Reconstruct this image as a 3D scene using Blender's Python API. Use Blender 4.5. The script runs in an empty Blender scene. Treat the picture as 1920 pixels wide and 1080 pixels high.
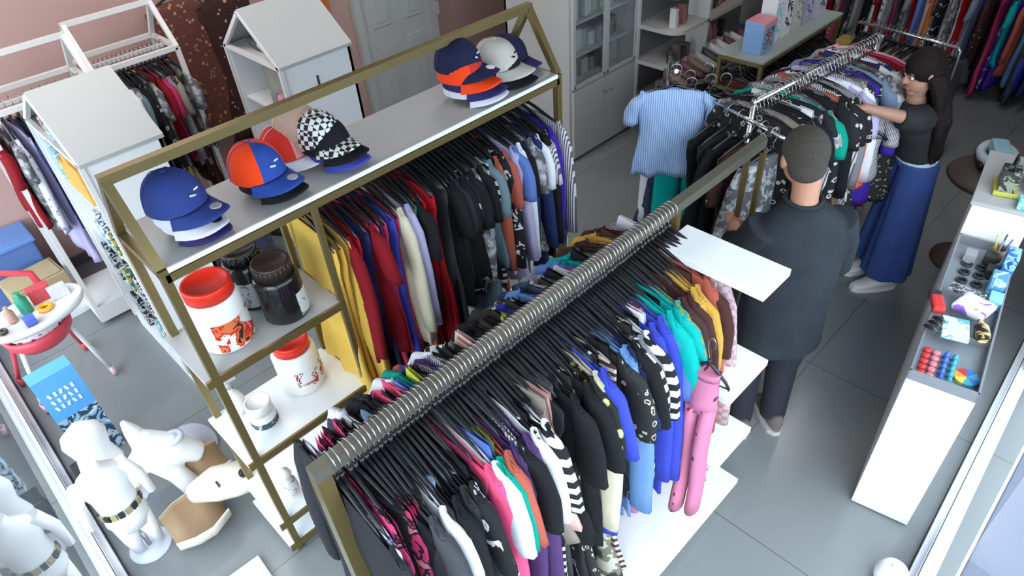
import bpy, bmesh, math, random
from mathutils import Vector, Matrix
PI = math.pi
S = bpy.context.scene
COL = S.collection

# ------------------------------------------------------------------ camera
cd = bpy.data.cameras.new('camera'); cam = bpy.data.objects.new('camera', cd); COL.objects.link(cam)
cd.sensor_width = 36.0; cd.lens = 24.137; cd.clip_start = 0.02; cd.clip_end = 200
ORD = ['first', 'second', 'third', 'fourth', 'fifth', 'sixth', 'seventh', 'eighth', 'ninth', 'tenth', 'eleventh', 'twelfth', 'thirteenth', 'fourteenth']
RR = ((0.7021497, -0.4921604, 0.5145522), (-0.7091978, -0.4190170, 0.5669772), (-0.0634376, -0.7630222, -0.6432518))
M = Matrix(((RR[0][0], -RR[0][1], -RR[0][2], 0.0), (RR[1][0], -RR[1][1], -RR[1][2], 0.0), (RR[2][0], -RR[2][1], -RR[2][2], 3.0), (0, 0, 0, 1)))
cam.matrix_world = M
S.camera = cam
# ------------------------------------------------------------------ world, exposure, sun, added fill lamps
w = bpy.data.worlds.new('sky'); S.world = w; w.use_nodes = True
bg = w.node_tree.nodes['Background']; bg.inputs[0].default_value = (0.80, 0.90, 1.0, 1); bg.inputs[1].default_value = 5.5
S.view_settings.view_transform = 'Standard'; S.view_settings.look = 'None'
S.view_settings.gamma = 1; S.view_settings.exposure = -0.25; S.view_settings.use_curve_mapping = False
def add_ceiling_fill(x, y, sx, sy, power, col=(1.0, 0.97, 0.93)):
    ld = bpy.data.lights.new('unseen_ceiling_fill', 'AREA'); ld.shape = 'RECTANGLE'; ld.size = sx; ld.size_y = sy
    ld.energy = power; ld.color = col
    o = bpy.data.objects.new('unseen_ceiling_fill', ld); o.location = (x, y, 3.46); COL.objects.link(o); return o
add_ceiling_fill(3.2, 3.4, 1.2, 0.3, 22); add_ceiling_fill(5.6, 1.6, 1.2, 0.3, 16); add_ceiling_fill(0.9, 4.1, 1.2, 0.3, 38)  # assumed lamps out of view, added to lift the dim back and far areas
sd = bpy.data.lights.new('window_daylight', 'SUN'); sd.energy = 1.5; sd.angle = 0.6; sd.color = (1.0, 0.98, 0.95)
sun = bpy.data.objects.new('window_daylight', sd); COL.objects.link(sun)
sun.rotation_euler = Vector((0.80, 0.50, -0.45)).to_track_quat('-Z', 'Y').to_euler()

# ------------------------------------------------------------------ materials
MATS = {}
def nt(name):
    m = bpy.data.materials.new(name); m.use_nodes = True
    return m, m.node_tree.nodes, m.node_tree.links, m.node_tree.nodes['Principled BSDF']
def rgb(c): return (c[0], c[1], c[2], 1.0)
def mat(name, col, rough=0.5, metal=0.0, spec=0.5, noise=0.0, nscale=20.0, bump=0.0, coat=0.0):
    if name in MATS: return MATS[name]
    m, N, L, b = nt(name)
    b.inputs['Base Color'].default_value = rgb(col); b.inputs['Roughness'].default_value = rough
    b.inputs['Metallic'].default_value = metal; b.inputs['Specular IOR Level'].default_value = spec
    b.inputs['Coat Weight'].default_value = coat
    if noise or bump:
        tc = N.new('ShaderNodeTexCoord'); n = N.new('ShaderNodeTexNoise'); n.inputs['Scale'].default_value = nscale; n.inputs['Detail'].default_value = 4
        L.new(tc.outputs['Object'], n.inputs['Vector'])
        if noise:
            r = N.new('ShaderNodeMapRange'); r.inputs['To Min'].default_value = 1 - noise; r.inputs['To Max'].default_value = 1 + noise
            L.new(n.outputs['Fac'], r.inputs['Value'])
            h = N.new('ShaderNodeHueSaturation'); h.inputs['Color'].default_value = rgb(col); L.new(r.outputs[0], h.inputs['Value']); L.new(h.outputs[0], b.inputs['Base Color'])
        if bump:
            bp = N.new('ShaderNodeBump'); bp.inputs['Strength'].default_value = bump; bp.inputs['Distance'].default_value = 0.01
            L.new(n.outputs['Fac'], bp.inputs['Height']); L.new(bp.outputs[0], b.inputs['Normal'])
    MATS[name] = m; return m
def pattern(name, kind, cols, scale=30.0, rough=0.8, sheen=0.0):
    """cloth / print: kinds stripe_y stripe_z check dots floral camo marks"""
    if name in MATS: return MATS[name]
    m, N, L, b = nt(name); b.inputs['Roughness'].default_value = rough; b.inputs['Specular IOR Level'].default_value = 0.25
    tc = N.new('ShaderNodeTexCoord'); src = tc.outputs['Object']
    out = None
    def ramp(fac, stops, const=True):
        r = N.new('ShaderNodeValToRGB'); r.color_ramp.interpolation = 'CONSTANT' if const else 'LINEAR'
        els = r.color_ramp.elements
        while len(els) < len(stops): els.new(0.5)
        for e, (p, c) in zip(els, stops): e.position = p; e.color = rgb(c)
        L.new(fac, r.inputs[0]); return r.outputs[0]
    if kind in ('stripe_y', 'stripe_z', 'stripe_x'):
        wv = N.new('ShaderNodeTexWave'); wv.bands_direction = kind[-1].upper(); wv.inputs['Scale'].default_value = scale; wv.inputs['Distortion'].default_value = 0.6; wv.inputs['Detail Scale'].default_value = 3
        L.new(src, wv.inputs['Vector']); out = ramp(wv.outputs['Fac'], [(0, cols[0]), (0.5, cols[1])])
    elif kind == 'check':
        ck = N.new('ShaderNodeTexChecker'); ck.inputs['Scale'].default_value = scale; ck.inputs['Color1'].default_value = rgb(cols[0]); ck.inputs['Color2'].default_value = rgb(cols[1])
        L.new(src, ck.inputs['Vector']); out = ck.outputs[0]
    elif kind == 'dots':
        v = N.new('ShaderNodeTexVoronoi'); v.inputs['Scale'].default_value = scale; v.inputs['Randomness'].default_value = 0.35; L.new(src, v.inputs['Vector'])
        out = ramp(v.outputs['Distance'], [(0, cols[1]), (0.24, cols[0])])
    elif kind == 'floral':
        v = N.new('ShaderNodeTexVoronoi'); v.inputs['Scale'].default_value = scale; L.new(src, v.inputs['Vector'])
        n = N.new('ShaderNodeTexNoise'); n.inputs['Scale'].default_value = scale * 0.9; n.inputs['Detail'].default_value = 3; L.new(src, n.inputs['Vector'])
        ad = N.new('ShaderNodeMath'); ad.operation = 'ADD'; L.new(v.outputs['Distance'], ad.inputs[0]); L.new(n.outputs['Fac'], ad.inputs[1])
        k = len(cols); st = [(0.0, cols[-1])] + [(0.62 + 0.13 * i, cols[k - 2 - i]) for i in range(k - 1)]
        out = ramp(ad.outputs[0], st)
    elif kind in ('camo', 'marks'):
        n = N.new('ShaderNodeTexNoise'); n.inputs['Scale'].default_value = scale; n.inputs['Detail'].default_value = 2 if kind == 'camo' else 5; n.inputs['Distortion'].default_value = 0.8 if kind == 'marks' else 0.2; L.new(src, n.inputs['Vector'])
        k = len(cols); st = [(0.0, cols[0])] + [(0.40 + 0.2 * i / max(1, k - 1), cols[i]) for i in range(1, k)]
        out = ramp(n.outputs['Fac'], st)
    L.new(out, b.inputs['Base Color'])
    MATS[name] = m; return m
def cloth(name, col): return mat('cloth_' + name, col, 0.85, 0, 0.2, 0.10, 60, 0.15)

GOLD = mat('gold_painted_steel', (0.20, 0.148, 0.058), 0.32, 0.55, noise=0.08, nscale=8)
GOLDL = mat('gold_light', (0.60, 0.50, 0.26), 0.35, 0.5)
WHITE = mat('white_melamine', (0.80, 0.80, 0.81), 0.35)
SHELFG = mat('grey_white_board', (0.40, 0.395, 0.39), 0.5)
HOUSEG = mat('grey_roof_board', (0.42, 0.42, 0.41), 0.5)
WPIPE = mat('white_painted_pipe', (0.72, 0.69, 0.67), 0.4)
BLACKP = mat('black_plastic', (0.012, 0.012, 0.014), 0.32)
STEEL = mat('brushed_steel', (0.50, 0.48, 0.48), 0.25, 0.9)
CHROME = mat('chrome', (0.75, 0.75, 0.76), 0.15, 1.0)
RUBBER = mat('dark_rubber', (0.03, 0.03, 0.03), 0.7)
CARD = mat('brown_cardboard', (0.42, 0.32, 0.18), 0.85, noise=0.1)

def glass_mat(name, tint=(0.93, 0.97, 0.98), f=1.45):
    m, N, L, b = nt(name); N.remove(b)
    tr = N.new('ShaderNodeBsdfTransparent'); tr.inputs[0].default_value = rgb(tint)
    gl = N.new('ShaderNodeBsdfGlossy'); gl.inputs['Roughness'].default_value = 0.0
    fr = N.new('ShaderNodeFresnel'); fr.inputs[0].default_value = f
    ge = N.new('ShaderNodeNewGeometry'); sb = N.new('ShaderNodeMath'); sb.operation = 'SUBTRACT'; sb.use_clamp = True; L.new(fr.outputs[0], sb.inputs[0]); L.new(ge.outputs['Backfacing'], sb.inputs[1])
    mx = N.new('ShaderNodeMixShader'); L.new(sb.outputs[0], mx.inputs[0]); L.new(tr.outputs[0], mx.inputs[1]); L.new(gl.outputs[0], mx.inputs[2])
    L.new(mx.outputs[0], N['Material Output'].inputs[0]); MATS[name] = m; return m
GLASS = glass_mat('window_glass'); GLASS2 = glass_mat('clear_glass', f=1.02)

# ------------------------------------------------------------------ mesh helpers
class MB:
    def __init__(s): s.bm = bmesh.new()
    def box(s, c, d, mi=0, rot=None, bev=0.0):
        mat4 = Matrix.Translation(c) @ (rot.to_4x4() if rot else Matrix.Identity(4)) @ Matrix.Diagonal((d[0], d[1], d[2], 1))
        r = bmesh.ops.create_cube(s.bm, size=1.0, matrix=mat4)
        fs = set(f for v in r['verts'] for f in v.link_faces)
        for f in fs: f.material_index = mi
        if bev:
            es = set(e for v in r['verts'] for e in v.link_edges)
            o = bmesh.ops.bevel(s.bm, geom=list(es), offset=bev, segments=2, affect='EDGES', profile=0.6)
            for f in o['faces']: f.material_index = mi
        return s
    def ring(s, pts): return [s.bm.verts.new(p) for p in pts]
    def skin(s, rings, mi=0, cap0=True, cap1=True, close=True, smooth=True):
        for a, b in zip(rings[:-1], rings[1:]):
            n = len(a)
            for i in range(n if close else n - 1):
                j = (i + 1) % n
                f = s.bm.faces.new((a[i], a[j], b[j], b[i])); f.material_index = mi; f.smooth = smooth
        if cap0 and len(rings[0]) > 2: f = s.bm.faces.new(list(reversed(rings[0]))); f.material_index = mi
        if cap1 and len(rings[-1]) > 2: f = s.bm.faces.new(rings[-1]); f.material_index = mi
        return s
    def tube(s, pts, r, n=8, mi=0, rs=None, flat=None):
        pts = [Vector(p) for p in pts]; rings = []; up = None
        for i, p in enumerate(pts):
            t = (pts[min(i + 1, len(pts) - 1)] - pts[max(i - 1, 0)]).normalized()
            if up is None: up = Vector((1, 0, 0)) if abs(t.x) < 0.8 else Vector((0, 0, 1))
            a = (up - t * up.dot(t)); a = a.normalized() if a.length > 1e-6 else t.orthogonal().normalized()
            up = a; b = t.cross(a); rr = rs[i] if rs else r; fl = flat or 1.0
            rings.append(s.ring([p + a * (math.cos(2 * PI * k / n) * rr * fl) + b * (math.sin(2 * PI * k / n) * rr) for k in range(n)]))
        return s.skin(rings, mi)
    def lathe(s, prof, c=(0, 0, 0), n=28, mi=0, sy=1.0, rot=None, mis=None):
        rings = []
        for (r, z) in prof:
            P = [Vector((math.cos(2 * PI * k / n) * max(r, 1e-4), math.sin(2 * PI * k / n) * max(r, 1e-4) * sy, z)) for k in range(n)]
            if rot: P = [rot @ p for p in P]
            rings.append(s.ring([p + Vector(c) for p in P]))
        if mis:
            for i in range(len(rings) - 1): s.skin(rings[i:i + 2], mis[i], i == 0, i == len(rings) - 2)
        else: s.skin(rings, mi)
        return s
    def prism(s, outline, h0, h1, axis='z', mi=0):
        def P(u, v, h):
            return {'z': (u, v, h), 'y': (u, h, v), 'x': (h, u, v)}[axis]
        a = s.ring([P(u, v, h0) for u, v in outline]); b = s.ring([P(u, v, h1) for u, v in outline])
        return s.skin([a, b], mi, smooth=False)
    def build(s, name, mats, parent=None, loc=(0, 0, 0), rotz=0.0):
        return obj(name, s.mesh(name, mats), parent, loc, rotz)
    def mesh(s, name, mats):
        bmesh.ops.remove_doubles(s.bm, verts=s.bm.verts, dist=1e-6)
        bmesh.ops.recalc_face_normals(s.bm, faces=s.bm.faces)
        me = bpy.data.meshes.new(name); s.bm.to_mesh(me); s.bm.free()
        for m in (mats if isinstance(mats, (list, tuple)) else [mats]): me.materials.append(m)
        return me
def obj(name, me, parent=None, loc=(0, 0, 0), rotz=0.0):
    o = bpy.data.objects.new(name, me); COL.objects.link(o); o.location = loc; o.rotation_euler = (0, 0, rotz)
    if parent: o.parent = parent
    return o
def tag(o, label, cat, group=None, kind=None):
    if label: o['label'] = label
    if cat: o['category'] = cat
    if group: o['group'] = group
    if kind: o['kind'] = kind
    return o
def thing(name, label, cat, loc=(0, 0, 0), rotz=0.0, group=None):
    o = bpy.data.objects.new(name, None); o.empty_display_size = 0.1; COL.objects.link(o)
    o.location = loc; o.rotation_euler = (0, 0, rotz); return tag(o, label, cat, group)
def struct(name, mb, m, parent=None):
    o = mb.build(name, m, parent)
    if parent is None: o['kind'] = 'structure'
    return o
def copy_tree(o, parent=None):
    c = o.copy(); COL.objects.link(c)
    if parent: c.parent = parent
    for ch in list(o.children): copy_tree(ch, c)
    return c
def bar(mb, a, b, t, mi=0, t2=None):
    """square tube between two points"""
    a = Vector(a); b = Vector(b); d = b - a; q = d.to_track_quat('Z', 'Y').to_matrix()
    mb.box((a + b) / 2, (t, t2 or t, d.length), mi, q); return mb

# ------------------------------------------------------------------ room shell
def floor_mat():
    m, N, L, b = nt('polished_grey_tile'); tc = N.new('ShaderNodeTexCoord')
    br = N.new('ShaderNodeTexBrick'); br.offset = 0.0; br.inputs['Scale'].default_value = 1.0; br.inputs['Brick Width'].default_value = 1.2; br.inputs['Row Height'].default_value = 1.2
    br.inputs['Mortar Size'].default_value = 0.003; br.inputs['Color1'].default_value = (0.215, 0.225, 0.225, 1); br.inputs['Color2'].default_value = (0.205, 0.215, 0.22, 1); br.inputs['Mortar'].default_value = (0.12, 0.12, 0.12, 1)
    mp = N.new('ShaderNodeMapping'); mp.inputs['Location'].default_value = (0.55, 0.35, 0); L.new(tc.outputs['Object'], mp.inputs[0]); L.new(mp.outputs[0], br.inputs['Vector'])
    n = N.new('ShaderNodeTexNoise'); n.inputs['Scale'].default_value = 3; n.inputs['Detail'].default_value = 6; L.new(tc.outputs['Object'], n.inputs['Vector'])
    r = N.new('ShaderNodeMapRange'); r.inputs['To Min'].default_value = 0.93; r.inputs['To Max'].default_value = 1.07; L.new(n.outputs['Fac'], r.inputs['Value'])
    h = N.new('ShaderNodeHueSaturation'); L.new(br.outputs['Color'], h.inputs['Color']); L.new(r.outputs[0], h.inputs['Value']); L.new(h.outputs[0], b.inputs['Base Color'])
    b.inputs['Roughness'].default_value = 0.22; b.inputs['Specular IOR Level'].default_value = 0.45
    return m
PINK = mat('dusty_pink_paint', (0.50, 0.31, 0.28), 0.75, noise=0.05, nscale=3)
CEIL = mat('white_ceiling_paint', (0.72, 0.71, 0.70), 0.8)
WALLW = mat('pale_wall_paint', (0.55, 0.53, 0.52), 0.75)
PAVE = mat('lavender_grey_pavement', (0.17, 0.18, 0.24), 0.8, noise=0.08, nscale=4)
ALU = mat('white_aluminium_frame', (0.80, 0.80, 0.83), 0.35)
DARKGAP = mat('dark_gasket', (0.03, 0.03, 0.035), 0.6)
struct('floor', MB().box((3.6, 2.6, -0.05), (8.0, 5.6, 0.1)), floor_mat())
struct('ceiling', MB().box((3.6, 2.6, 3.55), (8.0, 5.6, 0.1)), CEIL)
struct('wall_back', MB().box((3.6, 5.4, 1.75), (8.2, 0.1, 3.5)), PINK)
struct('wall_far', MB().box((7.65, 2.6, 1.75), (0.1, 5.6, 3.5)), WALLW)
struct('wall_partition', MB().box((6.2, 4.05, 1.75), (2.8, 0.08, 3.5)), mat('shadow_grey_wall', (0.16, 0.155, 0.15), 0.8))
# glass shop fronts: left (x = -0.3) and right (slightly skewed, y = -0.2)
def window_wall(name, axis):
    t = bpy.data.objects.new(name, None); COL.objects.link(t); t['kind'] = 'structure'
    L0, L1 = (-0.2, 5.35) if axis == 'y' else (-0.3, 7.6)
    def B(mb, u0, u1, v0, v1, z0, z1, mi=0):
        c = ((u0 + u1) / 2, (v0 + v1) / 2, (z0 + z1) / 2); d = (u1 - u0, v1 - v0, z1 - z0)
        if axis == 'y': c = (c[1], c[0], c[2]); d = (d[1], d[0], d[2])
        mb.box(c, d, mi)
    f = MB(); off = -0.30 if axis == 'y' else -0.16
    B(f, L0, L1, off - 0.06, off + 0.03, 0.0, 0.06); B(f, L0, L1, off - 0.035, off + 0.005, 0.06, 0.12)
    B(f, L0, L1, off - 0.06, off + 0.03, 3.4, 3.5); B(f, L0, L1, off + 0.03, off + 0.036, 0.0, 0.02, 1)
    B(f, L0, L1, off - 0.002, off + 0.002, 0.121, 0.124, 1)
    for u in ((5.3,) if axis == 'y' else (7.5,)): B(f, u - 0.04, u + 0.04, off - 0.05, off + 0.02, 0.06, 3.4)
    g = f.build('window_frame', [ALU, DARKGAP], t)
    p = MB(); LE = L1 if axis == 'y' else 3.6
    ZT = 2.2 if axis == 'y' else 3.15
    B(p, L0, LE, off - 0.012, off - 0.010, 0.12, ZT); p.build('pane', GLASS if axis == 'y' else GLASS2, t)
    hd = MB(); B(hd, L0, L1, off - 0.10, off - 0.02, ZT, 3.5); B(hd, LE, L1, off - 0.10, off - 0.02, 0.06, ZT) if LE < L1 else None; hd.build('added_daylight_blocker', WALLW, t)  # opaque panels added to cut daylight up high and at the far end
    if axis == 'x': t.rotation_euler = (0, 0, math.radians(2.2))
    return t
window_wall('window_1', 'y'); window_wall('window_2', 'x')
struct('trim_1', MB().box((-3.37, 6.8, -0.08), (6.0, 14, 0.1)), mat('shade_darkened_paving', (0.045, 0.047, 0.05), 0.7, noise=0.15, nscale=12)); struct('trim_2', MB().box((3.6, -3.42, -0.08), (30, 6.4, 0.1)), PAVE)   # pavement outside; left one coloured near-black to imitate shade out there
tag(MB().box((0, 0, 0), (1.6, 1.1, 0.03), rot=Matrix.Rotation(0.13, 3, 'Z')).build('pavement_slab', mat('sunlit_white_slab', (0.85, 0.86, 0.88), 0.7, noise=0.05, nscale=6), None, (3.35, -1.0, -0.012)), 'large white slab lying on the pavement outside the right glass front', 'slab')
# baseboard
struct('baseboard_back', MB().box((1.7, 5.34, 0.04), (4.0, 0.02, 0.08)), mat('dark_skirting', (0.12, 0.10, 0.10), 0.6))
# door with panels in the back wall
DOORM = mat('white_door_paint', (0.50, 0.51, 0.50), 0.5)
dr = MB().box((0, 0, 1.05), (0.74, 0.04, 2.1))
for cx in (-0.18, 0.18):
    for z0, z1 in ((0.15, 0.75), (0.9, 1.9)):
        dr.box((cx, -0.022, (z0 + z1) / 2), (0.20, 0.012, z1 - z0), bev=0.004); dr.box((cx, -0.027, (z0 + z1) / 2), (0.13, 0.012, z1 - z0 - 0.08), bev=0.004)
d1 = dr.build('door_1', DOORM, None, (3.69, 5.325, 0)); d1['kind'] = 'structure'
fm = MB(); fm.box((-0.41, -0.01, 1.08), (0.07, 0.06, 2.16)); fm.box((0.41, -0.01, 1.08), (0.07, 0.06, 2.16)); fm.box((0, -0.01, 2.16), (0.9, 0.06, 0.07)); fm.build('door_frame', DOORM, d1)
# light switch, small posters
sw = thing('light_switch', 'small white light switch on the pink wall right of the panelled door', 'switch', (4.17, 5.345, 0.87))
MB().box((0, 0, 0), (0.07, 0.012, 0.115), bev=0.003).build('cover_plate', WHITE, sw); MB().box((0, -0.01, 0), (0.02, 0.012, 0.04), bev=0.003).build('rocker', mat('ivory_plastic', (0.6, 0.55, 0.5), 0.4), sw)
tag(MB().box((0, 0, 0), (0.36, 0.006, 0.26)).build('poster', pattern('teal_poster_print', 'marks', [(0.03, 0.15, 0.35), (0.05, 0.35, 0.42), (0.35, 0.35, 0.06)], 9), None, (4.38, 5.345, 1.07)), 'teal and blue poster on the pink wall above the light switch', 'poster')
tag(MB().box((0, 0, 0), (0.14, 0.008, 0.5)).build('poster', pattern('orange_print', 'marks', [(0.6, 0.16, 0.04), (0.75, 0.3, 0.1)], 9), None, (2.98, 5.34, 1.42)), 'narrow orange hanging banner on the pink wall left of the door', 'banner')

# ------------------------------------------------------------------ big cabinet by the far end
CAB = mat('cabinet_laminate', (0.52, 0.50, 0.48), 0.45)
cab = thing('display_cabinet', 'tall pale cabinet with glass upper doors and white lower doors against the back', 'cabinet', (3.90, 3.43, 0))
m_ = MB()
m_.box((0.02, 0.34, 1.25), (0.04, 0.68, 2.5)); m_.box((0.86, 0.34, 1.25), (0.04, 0.68, 2.5)); m_.box((0.44, 0.67, 1.25), (0.88, 0.02, 2.5)); m_.box((0.44, 0.34, 0.04), (0.8, 0.64, 0.06)); m_.box((0.44, 0.34, 2.48), (0.88, 0.68, 0.04)); m_.box((0.44, 0.34, 0.62), (0.8, 0.64, 0.03))
m_.build('carcass', CAB, cab)
for i in range(4):
    MB().box((0.44, 0.36, 0.85 + 0.26 * i), (0.8, 0.56, 0.02)).build('shelf', CAB, cab)
for i, cx in enumerate((0.235, 0.645)):
    d = MB().box((cx, -0.01, 0.33), (0.405, 0.022, 0.60), bev=0.003).build('lower_door', CAB, cab)
    MB().lathe([(0.006, 0), (0.006, 0.015), (0.013, 0.02), (0.013, 0.03), (0, 0.032)], n=12, rot=Matrix.Rotation(PI / 2, 3, 'X'), c=(cx + (0.17 if i == 0 else -0.17), -0.02, 0.52)).build('knob', STEEL, d)
    g = MB()
    for bx in (-0.19, 0.19): g.box((cx + bx, -0.01, 1.56), (0.03, 0.022, 1.82))
    for bz in (0.66, 2.45): g.box((cx, -0.01, bz), (0.38, 0.022, 0.03))
    gd = g.build('glass_door', CAB, cab); MB().box((cx, -0.008, 1.555), (0.35, 0.004, 1.76)).build('pane', GLASS, gd)
random.seed(5)
CABC = [mat('cab_box_%d' % i, c, 0.7) for i, c in enumerate([(0.25, 0.22, 0.22), (0.45, 0.42, 0.40), (0.62, 0.6, 0.56), (0.3, 0.25, 0.23), (0.14, 0.14, 0.15), (0.5, 0.45, 0.48)])]
for lev in range(4):
    z0 = (0.635 if lev == 0 else 0.86 + 0.26 * (lev - 1)); x = 3.97
    k = 0
    while x < 4.66:
        wd = random.uniform(0.05, 0.09); hh = random.uniform(0.10, 0.17)
        b = MB().box((0, 0, hh / 2), (wd, random.uniform(0.14, 0.24), hh), bev=0.004).build('goods_box', CABC[random.randrange(6)], None, (x + wd / 2, 3.66, z0))
        tag(b, '%s carton from the left on the %s shelf behind the cabinet glass' % (ORD[k], ('lowest', 'second', 'third', 'fourth')[lev]), 'carton', 'cartons on the %s shelf of the glass cabinet' % ('lowest', 'second', 'third', 'fourth')[lev]); x += wd + 0.012; k += 1

# ------------------------------------------------------------------ garment library
def garment_body(w=0.20, L=0.62, hem=None, th=0.022, neck=0.06, slope=0.33, seed=0, waist=0.93, legs=False, drop=0.10, strap=False, n=22, rows=14, amp=0.015):
    random.seed(seed); ph = [random.uniform(0, 6.28) for _ in range(6)]; mb = MB(); hem = hem or w * 1.1
    def top(y):
        a = abs(y)
        if strap: return -drop - 0.02 - (0.10 if a < neck or a > w * 0.9 else 0.0)
        return -drop - (0.04 if a < neck else 0.0) * (1 - (a / neck) ** 2) - slope * max(a - neck * 0.6, 0)
    rings = []
    for r in range(rows):
        v = r / (rows - 1); ww = (w * (1 - v) + hem * v) if v > 0.45 else w * (1 - (1 - waist) * math.sin(v / 0.45 * PI / 2) ** 1) if v > 0.1 else w
        if v > 0.45: k = (v - 0.45) / 0.55; ww = w * waist * (1 - k) + hem * k
        pts = []
        for i in range(n):
            a = 2 * PI * i / n; y = math.cos(a) * ww; y = math.copysign(abs(math.cos(a)) ** 0.8, math.cos(a)) * ww
            t = th * (0.35 + 0.9 * min(1, v * 4)) * math.copysign(abs(math.sin(a)) ** 0.7, math.sin(a))
            zt = top(y); z = zt + (-L - zt) * v
            fold = amp * v * (math.sin(y * 46 + ph[0]) + 0.7 * math.sin(y * 83 + ph[1] + v * 3)) + 0.012 * math.sin(v * 3 + ph[2]) * v
            z += 0.008 * math.sin(y * 30 + ph[3]) * (v > 0.9)
            pts.append(Vector((t + fold, y + 0.006 * math.sin(v * 9 + ph[4]), z)))
        rings.append(mb.ring(pts))
    mb.skin(rings, 0); return mb
def sleeve_mb(side, w=0.20, L=0.24, seed=0, drop=0.10, r0=0.062, r1=0.070):
    random.seed(seed + 7); z0 = -drop - 0.33 * (w - 0.03) + 0.005; mb = MB(); rings = []
    pa = random.uniform(-0.15, 0.15)
    for k in range(7):
        v = k / 6; c = Vector((pa * v * 0.08 + 0.006 * math.sin(v * 5 + seed), side * (w - 0.018 + 0.045 * min(1, v * 1.8) + 0.015 * v), z0 - 0.035 - L * v + 0.035 * (1 - v)))
        rr = r0 + (r1 - r0) * v; rr *= (0.55 if k == 0 else 1)
        rings.append(mb.ring([c + Vector((math.cos(2 * PI * i / 10) * rr * 0.42, math.sin(2 * PI * i / 10) * rr * 0.75, (0.02 if math.sin(2 * PI * i / 10) * side < 0 else -0.012) * (k == 0))) for i in range(10)]))
    mb.skin(rings, 0); return mb
def pants_mb(L=0.85, w=0.15, hem=0.10, seed=0, drop=0.13, th=0.03):
    mb = MB(); random.seed(seed); ph = random.uniform(0, 6)
    rings = []
    for k in range(5):
        v = k / 4; z = -drop - 0.20 * v; ww = w * (0.92 + 0.1 * v)
        rings.append(mb.ring([Vector((math.sin(2 * PI * i / 16) * th * (0.5 + 0.7 * v), math.cos(2 * PI * i / 16) * ww, z)) for i in range(16)]))
    mb.skin(rings, 0)
    for s in (-1, 1):
        rings = []
        for k in range(8):
            v = k / 7; z = -drop - 0.18 - (L - 0.18) * v; c = s * (w * 0.50 + 0.012 * v); ww = w * 0.5 * (1 - v) + hem * 0.8 * v
            rings.append(mb.ring([Vector((math.sin(2 * PI * i / 12) * th * 1.1 + 0.01 * math.sin(v * 6 + ph + s), c + math.cos(2 * PI * i / 12) * ww, z)) for i in range(12)]))
        mb.skin(rings, 0)
    return mb
DUMMY = mat('plain_cloth', (0.5, 0.5, 0.5), 0.8)
LIB = {}
for i in range(3):
    LIB['tee%d' % i] = [('shirt', garment_body(0.225, 0.68 + 0.05 * i, seed=i).mesh('shirt', DUMMY)), ('sleeve', sleeve_mb(-1, 0.225, 0.17, i).mesh('sleeve', DUMMY)), ('sleeve', sleeve_mb(1, 0.225, 0.17, i).mesh('sleeve', DUMMY))]
    LIB['long%d' % i] = [('blouse', garment_body(0.22, 0.76 + 0.05 * i, seed=10 + i).mesh('blouse', DUMMY)), ('sleeve', sleeve_mb(-1, 0.22, 0.5, i, r1=0.054).mesh('sleeve', DUMMY)), ('sleeve', sleeve_mb(1, 0.22, 0.5, i, r1=0.054).mesh('sleeve', DUMMY))]
    LIB['tank%d' % i] = [('vest_top', garment_body(0.19, 0.58 + 0.06 * i, hem=0.235, seed=20 + i, strap=True, neck=0.09).mesh('vest_top', DUMMY))]
    LIB['dress%d' % i] = [('dress', garment_body(0.21, 1.0 + 0.1 * i, hem=0.27, seed=30 + i, waist=0.8, amp=0.014, rows=16).mesh('dress', DUMMY))]
    LIB['pants%d' % i] = [('trousers', pants_mb(0.78 + 0.07 * i, seed=40 + i).mesh('trousers', DUMMY)), ('waistband', MB().lathe([(0.141, -0.165), (0.145, -0.125), (0.138, -0.125)], n=18, sy=0.14, rot=Matrix.Rotation(PI / 2, 3, 'Z')).mesh('waistband', DUMMY))]
    LIB['skirt%d' % i] = [('skirt', garment_body(0.15, 0.55 + 0.05 * i, hem=0.22, seed=50 + i, strap=False, slope=0.0, neck=0.14, drop=0.13, waist=1.0, amp=0.014).mesh('skirt', DUMMY))]
def hanger_meshes(r):
    h = MB(); pts = []
    for k in range(13):
        a = math.radians(-35 + 205 * k / 12); pts.append((0, -math.cos(a) * r, math.sin(a) * r + 0.006))
    pts = pts[::-1]; end = pts[0]
    pts = pts[::-1] + [(0, r * 0.8, -0.02), (0, 0.004, -r - 0.022), (0, 0, -0.085)]
    h.tube(pts, 0.0021, 6)
    hook = h.mesh('hook', STEEL)
    b = MB(); top = []
    for k in range(11):
        u = -1 + 2 * k / 10; top.append((0.0, u * 0.195, -0.082 - 0.075 * abs(u) ** 1.15 - (0.012 if abs(u) > 0.95 else 0)))
    b.tube(top, 0.0095, 7, flat=0.7)
    b.tube([(0, -0.185, -0.165), (0, 0, -0.172), (0, 0.185, -0.165)], 0.0035, 6)
    b.tube([(0, 0, -0.062), (0, 0, -0.09)], 0.009, 7)
    return b.mesh('hanger', BLACKP), hook
HB, HK = hanger_meshes(0.030)
CLIPM = MB().box((0, -0.11, -0.16), (0.02, 0.03, 0.05), bev=0.003).box((0, 0.11, -0.16), (0.02, 0.03, 0.05), bev=0.003).mesh('clip', STEEL)
NAMES = {}
USED = {}
def hanger(loc, ang, label, group, clips=False, pitch=0.0):
    o = obj('clothes_hanger', HB, None, loc, ang); o.rotation_euler = (pitch, 0, ang)
    tag(o, label, 'hanger', group); obj('hook', HK, o)
    if clips: obj('clips', CLIPM, o)
    return o
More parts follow.
